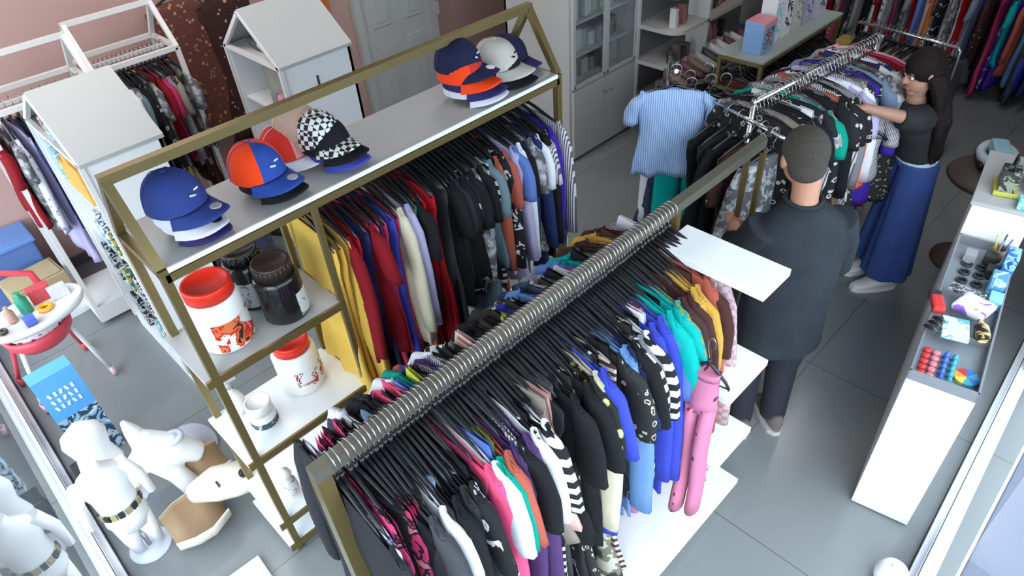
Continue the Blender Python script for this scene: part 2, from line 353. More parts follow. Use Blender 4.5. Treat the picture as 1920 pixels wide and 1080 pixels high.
def garment(kind, m, loc, ang, label, cat, group=None, pitch=0.0, m2=None):
    parts = LIB[kind]; root = None
    for i, (nm, me) in enumerate(parts):
        o = obj(nm, me, root, loc if root is None else (0, 0, 0), 0)
        o.material_slots[0].link = 'OBJECT'; o.material_slots[0].material = (m2 if (m2 and i) else m)
        if root is None: root = o; o.rotation_euler = (pitch, 0, ang)
    tag(root, label, cat, group); return root

# cloth palette
C = {
 'black': cloth('black', (0.010, 0.010, 0.012)), 'soot': cloth('soot', (0.022, 0.022, 0.026)), 'charcoal': cloth('charcoal', (0.05, 0.05, 0.058)),
 'grey': cloth('grey', (0.22, 0.22, 0.24)), 'greyteal': cloth('greyteal', (0.13, 0.19, 0.22)), 'white': cloth('white', (0.72, 0.72, 0.76)), 'cream': cloth('cream', (0.62, 0.56, 0.42)),
 'red': cloth('red', (0.42, 0.008, 0.015)), 'darkred': cloth('darkred', (0.20, 0.006, 0.012)), 'coral': cloth('coral', (0.60, 0.05, 0.11)), 'hotpink': cloth('hotpink', (0.80, 0.08, 0.19)), 'magenta': cloth('magenta', (0.42, 0.03, 0.12)),
 'navy': cloth('navy', (0.018, 0.028, 0.10)), 'royal': cloth('royal', (0.04, 0.06, 0.42)), 'blue': cloth('blue', (0.10, 0.17, 0.45)), 'denim': cloth('denim', (0.13, 0.24, 0.46)), 'darkdenim': cloth('darkdenim', (0.035, 0.05, 0.10)), 'greydenim': cloth('greydenim', (0.17, 0.22, 0.34)),
 'lilac': cloth('lilac', (0.42, 0.38, 0.58)), 'purple': cloth('purple', (0.07, 0.035, 0.12)), 'violet': cloth('violet', (0.05, 0.02, 0.30)),
 'teal': cloth('teal', (0.0, 0.36, 0.33)), 'green': cloth('green', (0.0, 0.26, 0.19)), 'lime': cloth('lime', (0.52, 0.52, 0.05)), 'olive': cloth('olive', (0.14, 0.20, 0.06)),
 'mustard': cloth('mustard', (0.50, 0.29, 0.05)), 'yellow': cloth('yellow', (0.66, 0.42, 0.08)), 'orange': cloth('orange', (0.75, 0.22, 0.05)), 'rust': cloth('rust', (0.38, 0.09, 0.06)), 'brown': cloth('brown', (0.06, 0.022, 0.018)), 'blush': cloth('blush', (0.66, 0.42, 0.36)), 'pinkdot': pattern('pink_dotted', 'dots', [(0.52, 0.17, 0.28), (0.12, 0.02, 0.04)], 15),
 'taupe': cloth('taupe', (0.26, 0.22, 0.19)), 'coralorange': cloth('coralorange', (0.85, 0.16, 0.10)),
 'p_floralwb': pattern('white_blue_floral', 'floral', [(0.7, 0.7, 0.78), (0.12, 0.14, 0.35), (0.75, 0.75, 0.8)], 26),
 'p_bwstripe': pattern('grey_white_stripe', 'stripe_y', [(0.6, 0.58, 0.62), (0.10, 0.09, 0.11)], 30),
 'p_bwz': pattern('black_white_band', 'stripe_z', [(0.62, 0.62, 0.62), (0.012, 0.012, 0.014)], 9),
 'p_bwmark': pattern('black_white_marks', 'marks', [(0.012, 0.012, 0.014), (0.012, 0.012, 0.014), (0.62, 0.62, 0.65)], 22),
 'p_leo': pattern('black_cream_print', 'floral', [(0.02, 0.02, 0.02), (0.50, 0.47, 0.36), (0.03, 0.025, 0.02)], 34),
 'p_camo': pattern('grey_camouflage', 'camo', [(0.03, 0.03, 0.03), (0.15, 0.14, 0.10), (0.42, 0.40, 0.34)], 16),
 'p_brownw': pattern('brown_white_zigzag', 'stripe_z', [(0.55, 0.5, 0.46), (0.07, 0.03, 0.025)], 13),
 'p_olive': pattern('olive_teal_stripe', 'stripe_y', [(0.20, 0.27, 0.08), (0.03, 0.28, 0.28)], 18),
 'p_brownprint': pattern('brown_print', 'floral', [(0.05, 0.02, 0.018), (0.02, 0.01, 0.01), (0.45, 0.30, 0.24)], 18),
 'p_plaid': pattern('pink_grey_plaid', 'check', [(0.50, 0.36, 0.38), (0.36, 0.22, 0.26)], 60),
 'p_yflor': pattern('yellow_black_floral', 'floral', [(0.02, 0.02, 0.015), (0.55, 0.55, 0.12), (0.6, 0.6, 0.4)], 24),
 'p_pink': pattern('magenta_black_lines', 'marks', [(0.50, 0.04, 0.14), (0.02, 0.01, 0.015), (0.6, 0.2, 0.25)], 18),
 'p_blue': pattern('light_blue_fine_stripe', 'stripe_y', [(0.20, 0.33, 0.62), (0.48, 0.60, 0.82)], 22),
 'p_greym': pattern('grey_black_marks', 'marks', [(0.10, 0.10, 0.11), (0.28, 0.28, 0.30), (0.5, 0.5, 0.52)], 20),
 'p_bwleaf': pattern('black_white_leaf', 'floral', [(0.015, 0.015, 0.017), (0.50, 0.48, 0.46), (0.02, 0.02, 0.02)], 20),
 'p_rust': pattern('rust_brown_floral', 'floral', [(0.14, 0.05, 0.04), (0.36, 0.15, 0.09), (0.45, 0.30, 0.20)], 26),
 'p_violet': pattern('violet_marks', 'marks', [(0.04, 0.02, 0.22), (0.06, 0.03, 0.30), (0.35, 0.3, 0.5)], 14),
}
DESC = {'black': 'black', 'soot': 'soot black', 'charcoal': 'charcoal', 'grey': 'mid grey', 'greyteal': 'grey-teal', 'white': 'white', 'cream': 'cream', 'red': 'bright red', 'darkred': 'dark red', 'coral': 'coral pink', 'hotpink': 'hot pink', 'magenta': 'magenta', 'navy': 'navy', 'royal': 'royal blue', 'blue': 'mid blue', 'denim': 'light denim', 'darkdenim': 'dark denim', 'greydenim': 'faded grey denim', 'lilac': 'lilac grey', 'purple': 'deep purple', 'violet': 'violet', 'teal': 'turquoise', 'green': 'emerald green', 'lime': 'lime yellow', 'olive': 'olive', 'mustard': 'mustard', 'yellow': 'golden yellow', 'orange': 'orange', 'rust': 'rust', 'brown': 'dark brown', 'blush': 'blush pink', 'pinkdot': 'pink dotted', 'taupe': 'taupe', 'coralorange': 'coral orange',
 'p_floralwb': 'white and blue floral', 'p_bwstripe': 'grey and white striped', 'p_bwz': 'black and white banded', 'p_bwmark': 'black with white print', 'p_leo': 'black and cream printed', 'p_camo': 'grey camouflage', 'p_brownw': 'brown and white zigzag', 'p_olive': 'olive and teal striped', 'p_brownprint': 'dark brown printed', 'p_plaid': 'pink plaid', 'p_yflor': 'yellow and black floral', 'p_pink': 'magenta and black', 'p_blue': 'light blue striped', 'p_greym': 'mottled grey', 'p_bwleaf': 'black and white leaf print', 'p_rust': 'rust brown floral', 'p_violet': 'violet patterned'}
CATN = {'tee': 'shirt', 'long': 'blouse', 'tank': 'vest top', 'dress': 'dress', 'pants': 'trousers', 'skirt': 'skirt'}
def fill_rail(p0, p1, items, rack, side_phrase='', jitter=0.10, hang_all=True, seed=1, scl=None, lift=0.0):
    """items: list of (t 0..1, garment key, colour key)"""
    random.seed(seed); p0 = Vector(p0); p1 = Vector(p1); d = p1 - p0; base = math.atan2(d.y, d.x)
    last = None; seen = {}
    nm = lambda k, c: DESC[c] + ' ' + CATN[k.rstrip('0123456789')]
    col = [DESC[c] for (_, k, c) in items]
    for i, (t, k, c) in enumerate(items):
        loc = p0 + d * t; ang = base + random.uniform(-jitter, jitter); pt = random.uniform(-0.04, 0.04)
        kk = k.rstrip('0123456789'); me_ = nm(k, c)
        prv = ('the %s one' % col[i - 1]) if i else 'the rail end'; nxt = ('the %s one' % col[i + 1]) if i + 1 < len(items) else 'the rail end'
        same = sum(1 for (_, k2, c2) in items if nm(k2, c2) == me_)
        cands = [me_ + ' hanging on the ' + rack] if same == 1 else []
        cands += ['%s on the %s, beside %s' % (me_, rack, prv), '%s on the %s, before %s' % (me_, rack, nxt)]
        lab = next((q for q in cands if q not in USED and len(q.split()) <= 16), None)
        if lab is None: lab = '%s squeezed in among similar ones on the %s' % (me_, rack)
        else: USED[lab] = 1
        g_ = garment(k, C[c], loc, ang, lab, CATN[kk], 'clothes on the ' + rack, pt)
        if scl: g_.scale = scl; g_.location = g_.location + Vector((0, 0, 0.12 * (scl[2] - 1) + lift))
        hl = 'black hanger carrying the ' + me_ + ' on the ' + rack
        if same > 1: hl = 'black hanger carrying one of the ' + DESC[c] + ' pieces on the ' + rack
        hanger(loc, ang, hl, 'hangers on the ' + rack, clips=(kk in ('pants', 'skirt')), pitch=pt)

# ------------------------------------------------------------------ gold rack with cap shelf (left)
X0, X1, Y0, Y1, ZE, ZA = 0.37, 2.27, 2.07, 2.41, 1.70, 1.97
lr = thing('gold_clothes_rack', 'gold house-shaped clothes rack with a long grey top shelf carrying caps', 'clothes rack', (X0, Y0, 0))
def lp(*p): return (p[0] - X0, p[1] - Y0, p[2])
T = 0.03; YM = (Y0 + Y1) / 2
f = MB()
for x in (X0, X1):
    for y in (Y0, Y1): bar(f, lp(x, y, 0), lp(x, y, ZE), T)
    bar(f, lp(x, Y0, ZE), lp(x, YM, ZA), T); bar(f, lp(x, Y1, ZE), lp(x, YM, ZA), T); bar(f, lp(x, Y0, ZE - 0.02), lp(x, Y1, ZE - 0.02), T)
bar(f, lp(X0 - 0.015, YM, ZA), lp(X1 + 0.015, YM, ZA), 0.034)
bar(f, lp(X0, Y0, ZE - 0.035), lp(X1, Y0, ZE - 0.035), T); bar(f, lp(X0, Y1, ZE - 0.035), lp(X1, Y1, ZE - 0.035), T)
for x in (0.93,):
    for y in (Y0, Y1): bar(f, lp(x, y, 0), lp(x, y, ZE - 0.03), 0.022)
f.build('frame', GOLD, lr)
r_ = MB(); bar(r_, lp(0.93, YM, ZE - 0.09), lp(X1, YM, ZE - 0.09), 0.024); r_.build('hanging_rail', GOLD, lr)
MB().box(lp((X0 + X1) / 2, YM, ZE - 0.006), (X1 - X0 - 0.03, Y1 - Y0 + 0.02, 0.022)).box(lp((X0 + X1) / 2, Y0 - 0.012, ZE - 0.004), (X1 - X0 - 0.03, 0.012, 0.018), 1).build('top_shelf', [SHELFG, WHITE], lr)  # board greyed to stand in for the weaker light at this height
for zs in (1.2, 0.70, 0.24, 0.06):
    xe = 0.93 if zs > 0.5 else 0.93
    MB().box(lp((0.33 + xe) / 2, (Y0 + Y1) / 2, zs - 0.012), (xe - 0.33, Y1 - Y0 + 0.02, 0.024)).box(lp((0.33 + xe) / 2, Y0 - 0.014, zs - 0.016), (xe - 0.33, 0.012, 0.034), 1).build('shelf', [WHITE if zs < 1 else SHELFG, GOLD], lr)  # upper board greyer than the lower ones: dimmer light put into its colour
MB().box(lp(1.6, YM, 0.05), (1.34, 0.36, 0.03)).build('base_shelf', WHITE, lr)

# items on its rail
its = []
spec = [(0.96, 'dress1', 'yellow'), (0.985, 'dress2', 'mustard'), (1.01, 'dress0', 'yellow'), (1.04, 'long0', 'darkred'), (1.065, 'dress1', 'red'), (1.09, 'dress0', 'navy'), (1.12, 'tee2', 'darkred'), (1.145, 'dress2', 'coral'), (1.17, 'dress1', 'navy'), (1.195, 'dress0', 'coral'), (1.22, 'dress2', 'royal'), (1.25, 'dress1', 'coral'), (1.275, 'long1', 'cream'), (1.30, 'long1', 'lilac'), (1.325, 'dress0', 'orange'), (1.35, 'dress1', 'p_olive'), (1.375, 'tee0', 'black'), (1.40, 'dress2', 'red'), (1.43, 'dress0', 'red'), (1.46, 'dress1', 'darkred'), (1.49, 'dress2', 'soot'), (1.51, 'dress0', 'charcoal'), (1.535, 'dress1', 'black'), (1.56, 'tee2', 'black'), (1.585, 'tee0', 'soot'), (1.61, 'tee1', 'black'), (1.635, 'tee2', 'p_bwmark'), (1.66, 'tee0', 'black'), (1.685, 'long0', 'p_greym'), (1.71, 'tee1', 'black'), (1.735, 'dress0', 'greyteal'), (1.76, 'tee2', 'p_bwz'), (1.785, 'tee0', 'greyteal'), (1.81, 'long1', 'black'), (1.835, 'long2', 'rust'), (1.86, 'long0', 'p_bwmark'), (1.885, 'tee1', 'rust'), (1.91, 'long2', 'lilac'), (1.935, 'tee0', 'blue'), (1.96, 'long1', 'white'), (1.985, 'tee2', 'black'), (2.01, 'long0', 'navy'), (2.04, 'tee1', 'p_greym'), (2.07, 'long2', 'navy'), (2.10, 'tee0', 'white'), (2.13, 'long1', 'black'), (2.16, 'tee2', 'p_bwstripe'), (2.20, 'long0', 'violet'), (2.235, 'long1', 'p_bwstripe')]
a0, a1 = 0.93, X1
fill_rail((a0, YM, ZE - 0.09), (a1, YM, ZE - 0.09), [((x - a0) / (a1 - a0), k, c) for x, k, c in spec], 'cap shelf rack', seed=3, jitter=0.08, scl=(1, 1.0, 1.08))

# ------------------------------------------------------------------ centre gold rack with white shelves
cr = thing('gold_clothes_rack', 'long gold rail rack packed with clothes over white shelves in the foreground', 'clothes rack', (0.33, 1.18, 0))
def cp(*p): return (p[0] - 0.33, p[1] - 1.18, p[2])
CX0, CX1, CY, CZ = 0.335, 2.60, 1.185, 1.50
bar(MB(), cp(CX0, CY, 0), cp(CX0, CY, CZ - 0.02), 0.045).build('post', GOLD, cr)
f = MB(); bar(f, cp(CX1, CY - 0.02, 0), cp(CX1, CY - 0.02, CZ - 0.02), 0.022); bar(f, cp(CX1, CY + 0.05, 0), cp(CX1, CY + 0.05, CZ - 0.02), 0.022); bar(f, cp(CX1, CY - 0.02, CZ - 0.03), cp(CX1, CY + 0.06, CZ - 0.03), 0.022); f.build('end_frame', GOLD, cr)
bar(MB(), cp(2.0, CY + 0.02, 0), cp(2.0, CY + 0.02, CZ - 0.02), 0.03).build('post', GOLD, cr)
RAILM = mat('gold_rail_top', (0.20, 0.185, 0.145), 0.35, 0.6)
r_ = MB(); bar(r_, cp(CX0 - 0.022, CY, CZ), cp(CX1 + 0.012, CY, CZ), 0.042); r_.build('hanging_rail', RAILM, cr)
for zs in (1.40, 0.93, 0.50, 0.11):
    xl = 1.82 if zs > 1.3 else (1.72 if zs > 0.3 else 0.42)
    y0s = 0.715 if zs > 1.3 else 0.715
    MB().box(cp((xl + 2.01) / 2, (y0s + CY - 0.03) / 2 + 0.0, zs - 0.016), (2.01 - xl, CY - 0.03 - y0s, 0.032), bev=0.003).build('shelf', WHITE, cr)
MB().box(cp(1.2, 0.97, 0.045), (1.5, 0.36, 0.09)).build('plinth', SHELFG, cr)

sp = [(0.37, 'long1', 'soot'), (0.385, 'dress0', 'p_floralwb'), (0.41, 'tank0', 'p_pink'), (0.425, 'pants0', 'black'), (0.445, 'tank1', 'p_pink'), (0.46, 'dress1', 'black'), (0.475, 'tank2', 'p_pink'), (0.49, 'tee0', 'charcoal'), (0.505, 'pants1', 'black'), (0.52, 'tee0', 'white'), (0.535, 'dress1', 'soot'), (0.55, 'pants2', 'greydenim'), (0.565, 'tee1', 'black'), (0.58, 'dress0', 'black'), (0.595, 'long0', 'soot'), (0.61, 'tee2', 'p_bwmark'), (0.625, 'dress2', 'black'), (0.64, 'tank0', 'black'), (0.655, 'long1', 'hotpink'), (0.67, 'dress0', 'hotpink'), (0.69, 'tee1', 'white'), (0.705, 'tank1', 'blue'), (0.72, 'tee0', 'green'), (0.735, 'tank1', 'lime'), (0.75, 'tee2', 'rust'), (0.765, 'long1', 'purple'), (0.78, 'tee0', 'black'), (0.795, 'dress0', 'p_bwstripe'), (0.81, 'long2', 'purple'), (0.825, 'dress2', 'p_bwstripe'), (0.84, 'tee1', 'white'), (0.855, 'dress1', 'p_bwmark'), (0.87, 'tank0', 'black'), (0.885, 'tee2', 'p_bwz'), (0.90, 'pants1', 'black'), (0.915, 'tank1', 'taupe'), (0.93, 'tank0', 'blush'), (0.95, 'tank1', 'blush'), (0.965, 'dress0', 'soot'), (0.98, 'pants2', 'charcoal'), (0.995, 'pants1', 'black'), (1.01, 'tee1', 'black'), (1.025, 'dress0', 'p_bwleaf'), (1.04, 'tank2', 'p_leo'), (1.055, 'tee2', 'black'), (1.07, 'dress1', 'p_leo'), (1.085, 'tank2', 'p_yflor'), (1.10, 'tee0', 'p_yflor'), (1.115, 'long0', 'cream'), (1.13, 'dress1', 'p_camo'), (1.145, 'tee2', 'royal'), (1.16, 'tank0', 'p_bwleaf'), (1.175, 'dress0', 'p_brownw'), (1.19, 'tank1', 'black'), (1.205, 'tee0', 'p_leo'), (1.22, 'long0', 'denim'), (1.24, 'long1', 'denim'), (1.255, 'tee1', 'navy'), (1.27, 'long0', 'darkdenim'), (1.285, 'tee2', 'black'), (1.30, 'tee0', 'p_bwz'), (1.315, 'tank2', 'p_leo'), (1.33, 'tee1', 'grey'), (1.345, 'tee0', 'p_bwz'), (1.36, 'tank0', 'black'), (1.375, 'long2', 'royal'), (1.39, 'tank0', 'white'), (1.405, 'pants1', 'pinkdot'), (1.42, 'long1', 'royal'), (1.44, 'tee0', 'blue'), (1.455, 'tee2', 'teal'), (1.47, 'tee1', 'teal'), (1.485, 'tank0', 'black'), (1.50, 'tee2', 'teal'), (1.515, 'long0', 'p_olive'), (1.53, 'tee0', 'p_olive'), (1.545, 'tee1', 'p_brownprint'), (1.56, 'long0', 'p_brownprint'), (1.58, 'tee2', 'brown'), (1.60, 'long1', 'p_brownprint'), (1.62, 'long0', 'mustard'), (1.64, 'tee1', 'mustard'), (1.66, 'tank0', 'brown'), (1.68, 'long1', 'rust'), (1.70, 'tee0', 'brown'), (1.72, 'dress0', 'p_plaid'), (1.74, 'long1', 'p_plaid'), (1.76, 'tank1', 'white'), (1.78, 'dress1', 'p_plaid')]
fill_rail((CX0, CY, CZ), (CX1, CY, CZ), [((x - CX0) * 1.10 / (CX1 - CX0), k, c) for x, k, c in sp], 'centre rack', seed=8, jitter=0.07, scl=(1, 1.28, 1.42))

# ------------------------------------------------------------------ caps
def cap(name, loc, rz, m_crown, m_brim, label, m_back=None, logo=None, patch=None, tilt=0.0, s=1.0):
    r = 0.094 * s; t = thing('baseball_cap', label, 'cap', loc, rz, 'caps on the top shelf'); t.rotation_euler = (tilt, 0, rz)
    mb = MB(); n = 28; rings = []
    for j in range(9):
        v = j / 8 * PI / 2; rr = math.cos(v) ** 0.75 if j < 8 else 0.0; z = math.sin(v) * 0.115 * s
        rings.append(mb.ring([((rr * r * 0.92 + 0.0006) * math.cos(2 * PI * k / n), rr * r * 1.08 * math.sin(2 * PI * k / n) + (0.0006 if rr == 0 else 0), z + 0.002) for k in range(n)]))
    for a, b in zip(rings[:-1], rings[1:]):
        for i in range(n):
            j2 = (i + 1) % n; f_ = mb.bm.faces.new((a[i], a[j2], b[j2], b[i])); f_.smooth = True
            f_.material_index = 1 if (m_back and math.sin(2 * PI * (i + .5) / n) > -0.72) else 0
    mb.build('crown', [m_crown, m_back or m_crown], t)
    sm = MB()
    for k in range(3):
        a = PI * k / 3 + PI / 6
        sm.tube([(math.cos(v) ** 0.75 * r * 0.93 * math.cos(a) if 0 < v < PI / 2 else r * .93 * math.cos(a) * (1 if v == 0 else 0), math.cos(v) ** 0.75 * r * 1.09 * math.sin(a) if v < PI / 2 else 0, math.sin(v) * 0.117 * s + 0.002) for v in [q * PI / 16 for q in range(0, 8)]] + [(0, 0, 0.119 * s)], 0.0012, 5)
    sm.lathe([(0.008, 0), (0.008, 0.003), (0, 0.006)], c=(0, 0, 0.116 * s), n=12); sm.build('seams', m_brim, t)
    b = MB(); top = []; bot = []
    NB = 15; rows = 7; grid = []
    for q in range(rows):
        row = []
        for i in range(NB):
            u = -1 + 2 * i / (NB - 1); a = -PI / 2 + u * 1.15; x0 = math.cos(a) * r * 0.92; y0 = math.sin(a) * r * 1.08
            ext = (1 - abs(u) ** 2.6) * 0.078 * s * q / (rows - 1); z = 0.006 - 0.05 * (x0 / r) ** 2 * (0.3 + 0.7 * q / (rows - 1)) * s + 0.012 * (1 - q / (rows - 1))
            row.append((x0 * (1 + 0.12 * q / rows), y0 - ext, z))
        grid.append(row)
    G = [[b.bm.verts.new(p) for p in row] for row in grid]; G2 = [[b.bm.verts.new((p[0], p[1], p[2] - 0.004)) for p in row] for row in grid]
    for q in range(rows - 1):
        for i in range(NB - 1):
            for GG in (G, G2): f_ = b.bm.faces.new((GG[q][i], GG[q][i + 1], GG[q + 1][i + 1], GG[q + 1][i])); f_.smooth = True
    for i in range(NB - 1):
        b.bm.faces.new((G[-1][i], G[-1][i + 1], G2[-1][i + 1], G2[-1][i])); b.bm.faces.new((G[0][i], G[0][i + 1], G2[0][i + 1], G2[0][i]))
    b.build('brim', m_brim, t)
    if logo: # small raised shape on the crown front
        MB().box((-0.012, -r * 1.0, 0.055 * s), (0.035, 0.005, 0.008), rot=Matrix.Rotation(0.45, 3, 'X') @ Matrix.Rotation(0.5, 3, 'Y'), bev=0.003).box((0.012, -r * 0.95, 0.066 * s), (0.02, 0.005, 0.008), rot=Matrix.Rotation(0.45, 3, 'X'), bev=0.003).build('embroidered_logo', logo, t)
    if patch:
        MB().lathe([(0, 0), (0.020, 0), (0.020, 0.003), (0.014, 0.0035), (0, 0.0035)], n=20, c=(0.015, -r * 1.08 - 0.035 * s, 0.010), rot=Matrix.Rotation(0.1, 3, 'X')).build('round_sticker', patch, t)
    return t
CM = {k: mat('cap_' + k, c, 0.8, 0, 0.2, 0.06, 90, 0.1) for k, c in dict(blue=(0.025, 0.045, 0.19), midblue=(0.025, 0.065, 0.30), orange=(0.85, 0.055, 0.008), black=(0.008, 0.008, 0.01), white=(0.62, 0.60, 0.66), navy=(0.012, 0.014, 0.045), purplenavy=(0.025, 0.02, 0.10), red=(0.55, 0.03, 0.02), beige=(0.45, 0.30, 0.23), pink=(0.62, 0.22, 0.25), bone=(0.50, 0.46, 0.42), royal=(0.05, 0.06, 0.35)).items()}
CM['checker'] = pattern('cap_checker', 'check', [(0.02, 0.02, 0.02), (0.7, 0.68, 0.66)], 55)
STK = mat('silver_sticker', (0.45, 0.43, 0.48), 0.35, 0.3); STKW = mat('white_sticker', (0.75, 0.75, 0.8), 0.5)
zt = ZE + 0.006
cap('c', (0.545, 2.20, zt + 0.034), 0.22, CM['white'], CM['purplenavy'], 'navy-brimmed white cap at the bottom of the leftmost cap stack', s=1.02)
cap('c', (0.535, 2.20, zt + 0.062), 0.30, CM['white'], CM['white'], 'white cap with a dark round crest, between the two blue caps at left', patch=CM['navy'], s=1.03)
cap('c', (0.53, 2.203, zt + 0.105), 0.44, CM['blue'], CM['blue'], 'dark blue cap topping the leftmost stack on the top shelf', logo=STKW, patch=STK, s=1.09)
cap('c', (0.845, 2.215, zt + 0.034), 0.37, CM['black'], CM['black'], 'black cap underneath the orange and blue cap', s=1.0)
cap('c', (0.835, 2.225, zt + 0.072), 0.32, CM['midblue'], CM['midblue'], 'bright orange cap with blue front and brim, second stack from the left', m_back=CM['orange'], logo=STKW, patch=STK, s=1.08)
cap('c', (1.13, 2.215, zt + 0.034), 0.27, CM['royal'], CM['royal'], 'royal blue cap at the bottom under the checkered cap', s=1.0)
cap('c', (1.12, 2.22, zt + 0.062), 0.37, CM['black'], CM['black'], 'black cap right beneath the checkered cap', s=1.02)
cap('c', (1.11, 2.235, zt + 0.090), 0.32, CM['checker'], CM['checker'], 'black and white checkered cap in the middle stack', s=0.98)
cap('c', (1.01, 2.345, zt + 0.036), 0.52, CM['pink'], CM['white'], 'red and pink mesh cap behind the orange cap, under the beige one', m_back=CM['red'], s=1.0)
cap('c', (1.075, 2.325, zt + 0.105), 0.42, CM['beige'], CM['beige'], 'beige cap leaning on the checkered cap in the middle of the shelf', s=1.0)
cap('c', (1.83, 2.20, zt + 0.034), 0.47, CM['white'], CM['white'], 'pale lilac-white cap at the bottom of the right-hand stack', s=1.05)
cap('c', (1.83, 2.20, zt + 0.064), 0.37, CM['purplenavy'], CM['purplenavy'], 'purple-navy cap second from the bottom in the right-hand stack', s=1.07)
cap('c', (1.82, 2.215, zt + 0.096), 0.32, CM['red'], CM['orange'], 'red-orange cap below the top navy cap in the right-hand stack', m_back=CM['orange'], s=1.06)
cap('c', (1.82, 2.23, zt + 0.136), 0.37, CM['navy'], CM['navy'], 'near-black navy cap topping the right-hand stack', logo=STKW, patch=STKW, s=1.06)
cap('c', (2.04, 2.20, zt + 0.034), 0.32, CM['black'], CM['black'], 'black cap under the bone white cap near the right end', s=1.0)
cap('c', (2.03, 2.22, zt + 0.074), 0.32, CM['bone'], CM['bone'], 'bone white cap with a small black logo near the right end', logo=CM['black'], s=1.06)
cap('c', (2.18, 2.30, zt + 0.036), 0.22, CM['navy'], CM['purplenavy'], 'dark navy cap at the far right end of the top shelf', s=1.0)

# ------------------------------------------------------------------ tubs and jars on the left shelves
REDP = mat('red_plastic_lid', (0.75, 0.025, 0.01), 0.35); WPL = mat('white_plastic', (0.80, 0.77, 0.74), 0.35); LIDB = mat('dark_brown_lid', (0.03, 0.018, 0.015), 0.35); BJ = mat('black_glossy_jar', (0.010, 0.010, 0.011), 0.15)
def label_mat(name, cols, sc): return pattern(name, 'marks', cols, sc, rough=0.45)
def tub(loc, r, h, body, lid, label, lidr=0.92, lab=None, wrap=(0.18, 0.72), arc=None, lidh=0.18, ribs=False, cat='tub', rz=0.0, shoulder=0.10):
    t = thing('tub' if cat == 'tub' else 'jar', label, cat, loc, rz); hb = h * (1 - lidh)
    MB().lathe([(r * 0.93, 0), (r, h * 0.03), (r, hb * (1 - shoulder)), (r * 0.94, hb * (1 - shoulder * 0.4)), (r * 0.86, hb)], n=36).build('body', body, t)
    l = MB().lathe([(r * lidr, hb * 0.985), (r * lidr, h - 0.006), (r * lidr * 0.97, h), (r * lidr * 0.85, h), (r * lidr * 0.83, h - 0.005), (0, h - 0.005)], n=36)
    if ribs:
        for k in range(24):
            a = 2 * PI * k / 24; l.tube([(math.cos(a) * r * lidr, math.sin(a) * r * lidr, hb + 0.004), (math.cos(a) * r * lidr, math.sin(a) * r * lidr, h - 0.006)], 0.003, 5)
    l.build('lid', lid, t)
    if lab:
        a0, a1 = arc or (-PI, PI); m_ = MB(); n = 24; z0, z1 = hb * wrap[0], hb * wrap[1]
        A = [m_.bm.verts.new((math.cos(a0 + (a1 - a0) * k / n) * (r + 0.0015), math.sin(a0 + (a1 - a0) * k / n) * (r + 0.0015), z0)) for k in range(n + 1)]
        B = [m_.bm.verts.new((math.cos(a0 + (a1 - a0) * k / n) * (r + 0.0015), math.sin(a0 + (a1 - a0) * k / n) * (r + 0.0015), z1)) for k in range(n + 1)]
        for k in range(n): f_ = m_.bm.faces.new((A[k], A[k + 1], B[k + 1], B[k])); f_.smooth = True
        m_.build('paper_label', lab, t)
    return t
tub((0.51, 2.215, 1.202), 0.098, 0.285, WPL, REDP, 'white tub with a red lid and red printed label on the upper shelf', lab=label_mat('red_print', [(0.72, 0.68, 0.68), (0.65, 0.03, 0.01), (0.70, 0.16, 0.06), (0.05, 0.02, 0.02)], 14), arc=(-2.3, -0.2), wrap=(0.05, 0.62))
tub((0.745, 2.175, 1.202), 0.090, 0.26, BJ, LIDB, 'black jar with brown lid and white side label at the front of the upper shelf', lidr=0.82, lab=label_mat('pale_label', [(0.62, 0.62, 0.62), (0.66, 0.66, 0.66), (0.30, 0.30, 0.3)], 30), arc=(-1.35, 0.1), wrap=(0.08, 0.62), ribs=True, cat='jar', lidh=0.22)
tub((0.705, 2.345, 1.202), 0.085, 0.26, BJ, BJ, 'black jar with a wide grey label at the back of the upper shelf', lidr=0.85, lab=label_mat('grey_label', [(0.42, 0.42, 0.45), (0.47, 0.47, 0.5), (0.2, 0.2, 0.22)], 26), wrap=(0.10, 0.66), ribs=True, cat='jar')
tub((0.745, 2.29, 0.702), 0.098, 0.27, WPL, REDP, 'white tub with red lid and dark lettering on the middle shelf', lab=label_mat('dark_script', [(0.75, 0.72, 0.72), (0.75, 0.72, 0.72), (0.02, 0.02, 0.02), (0.75, 0.72, 0.72), (0.45, 0.02, 0.02)], 20), arc=(-2.2, -0.1), wrap=(0.20, 0.66), lidr=0.82)
tub((0.50, 2.215, 0.702), 0.058, 0.13, WPL, WPL, 'small white pot with a dark label band on the middle shelf', lab=label_mat('dark_band', [(0.05, 0.09, 0.10), (0.03, 0.05, 0.05), (0.4, 0.45, 0.45)], 40), wrap=(0.10, 0.50), cat='jar', lidh=0.4, lidr=0.96)
v = thing('vase_bottle', 'small white shaped bottle at the left rear of the middle shelf', 'bottle', (0.45, 2.36, 0.702))
MB().lathe([(0.035, 0), (0.042, 0.03), (0.045, 0.07), (0.03, 0.11), (0.014, 0.13), (0.014, 0.15)], n=24).build('body', WPL, v); MB().lathe([(0.017, 0.148), (0.017, 0.175), (0.012, 0.18), (0, 0.18)], n=16).build('cap', SHELFG, v)
MB().box((0.02, 0.0, 0.18), (0.05, 0.014, 0.012), bev=0.003).build('nozzle', SHELFG, v)
v = thing('doll_bottle', 'small round-topped white figure bottle with brown marks on the lower shelf', 'bottle', (0.47, 2.17, 0.255))
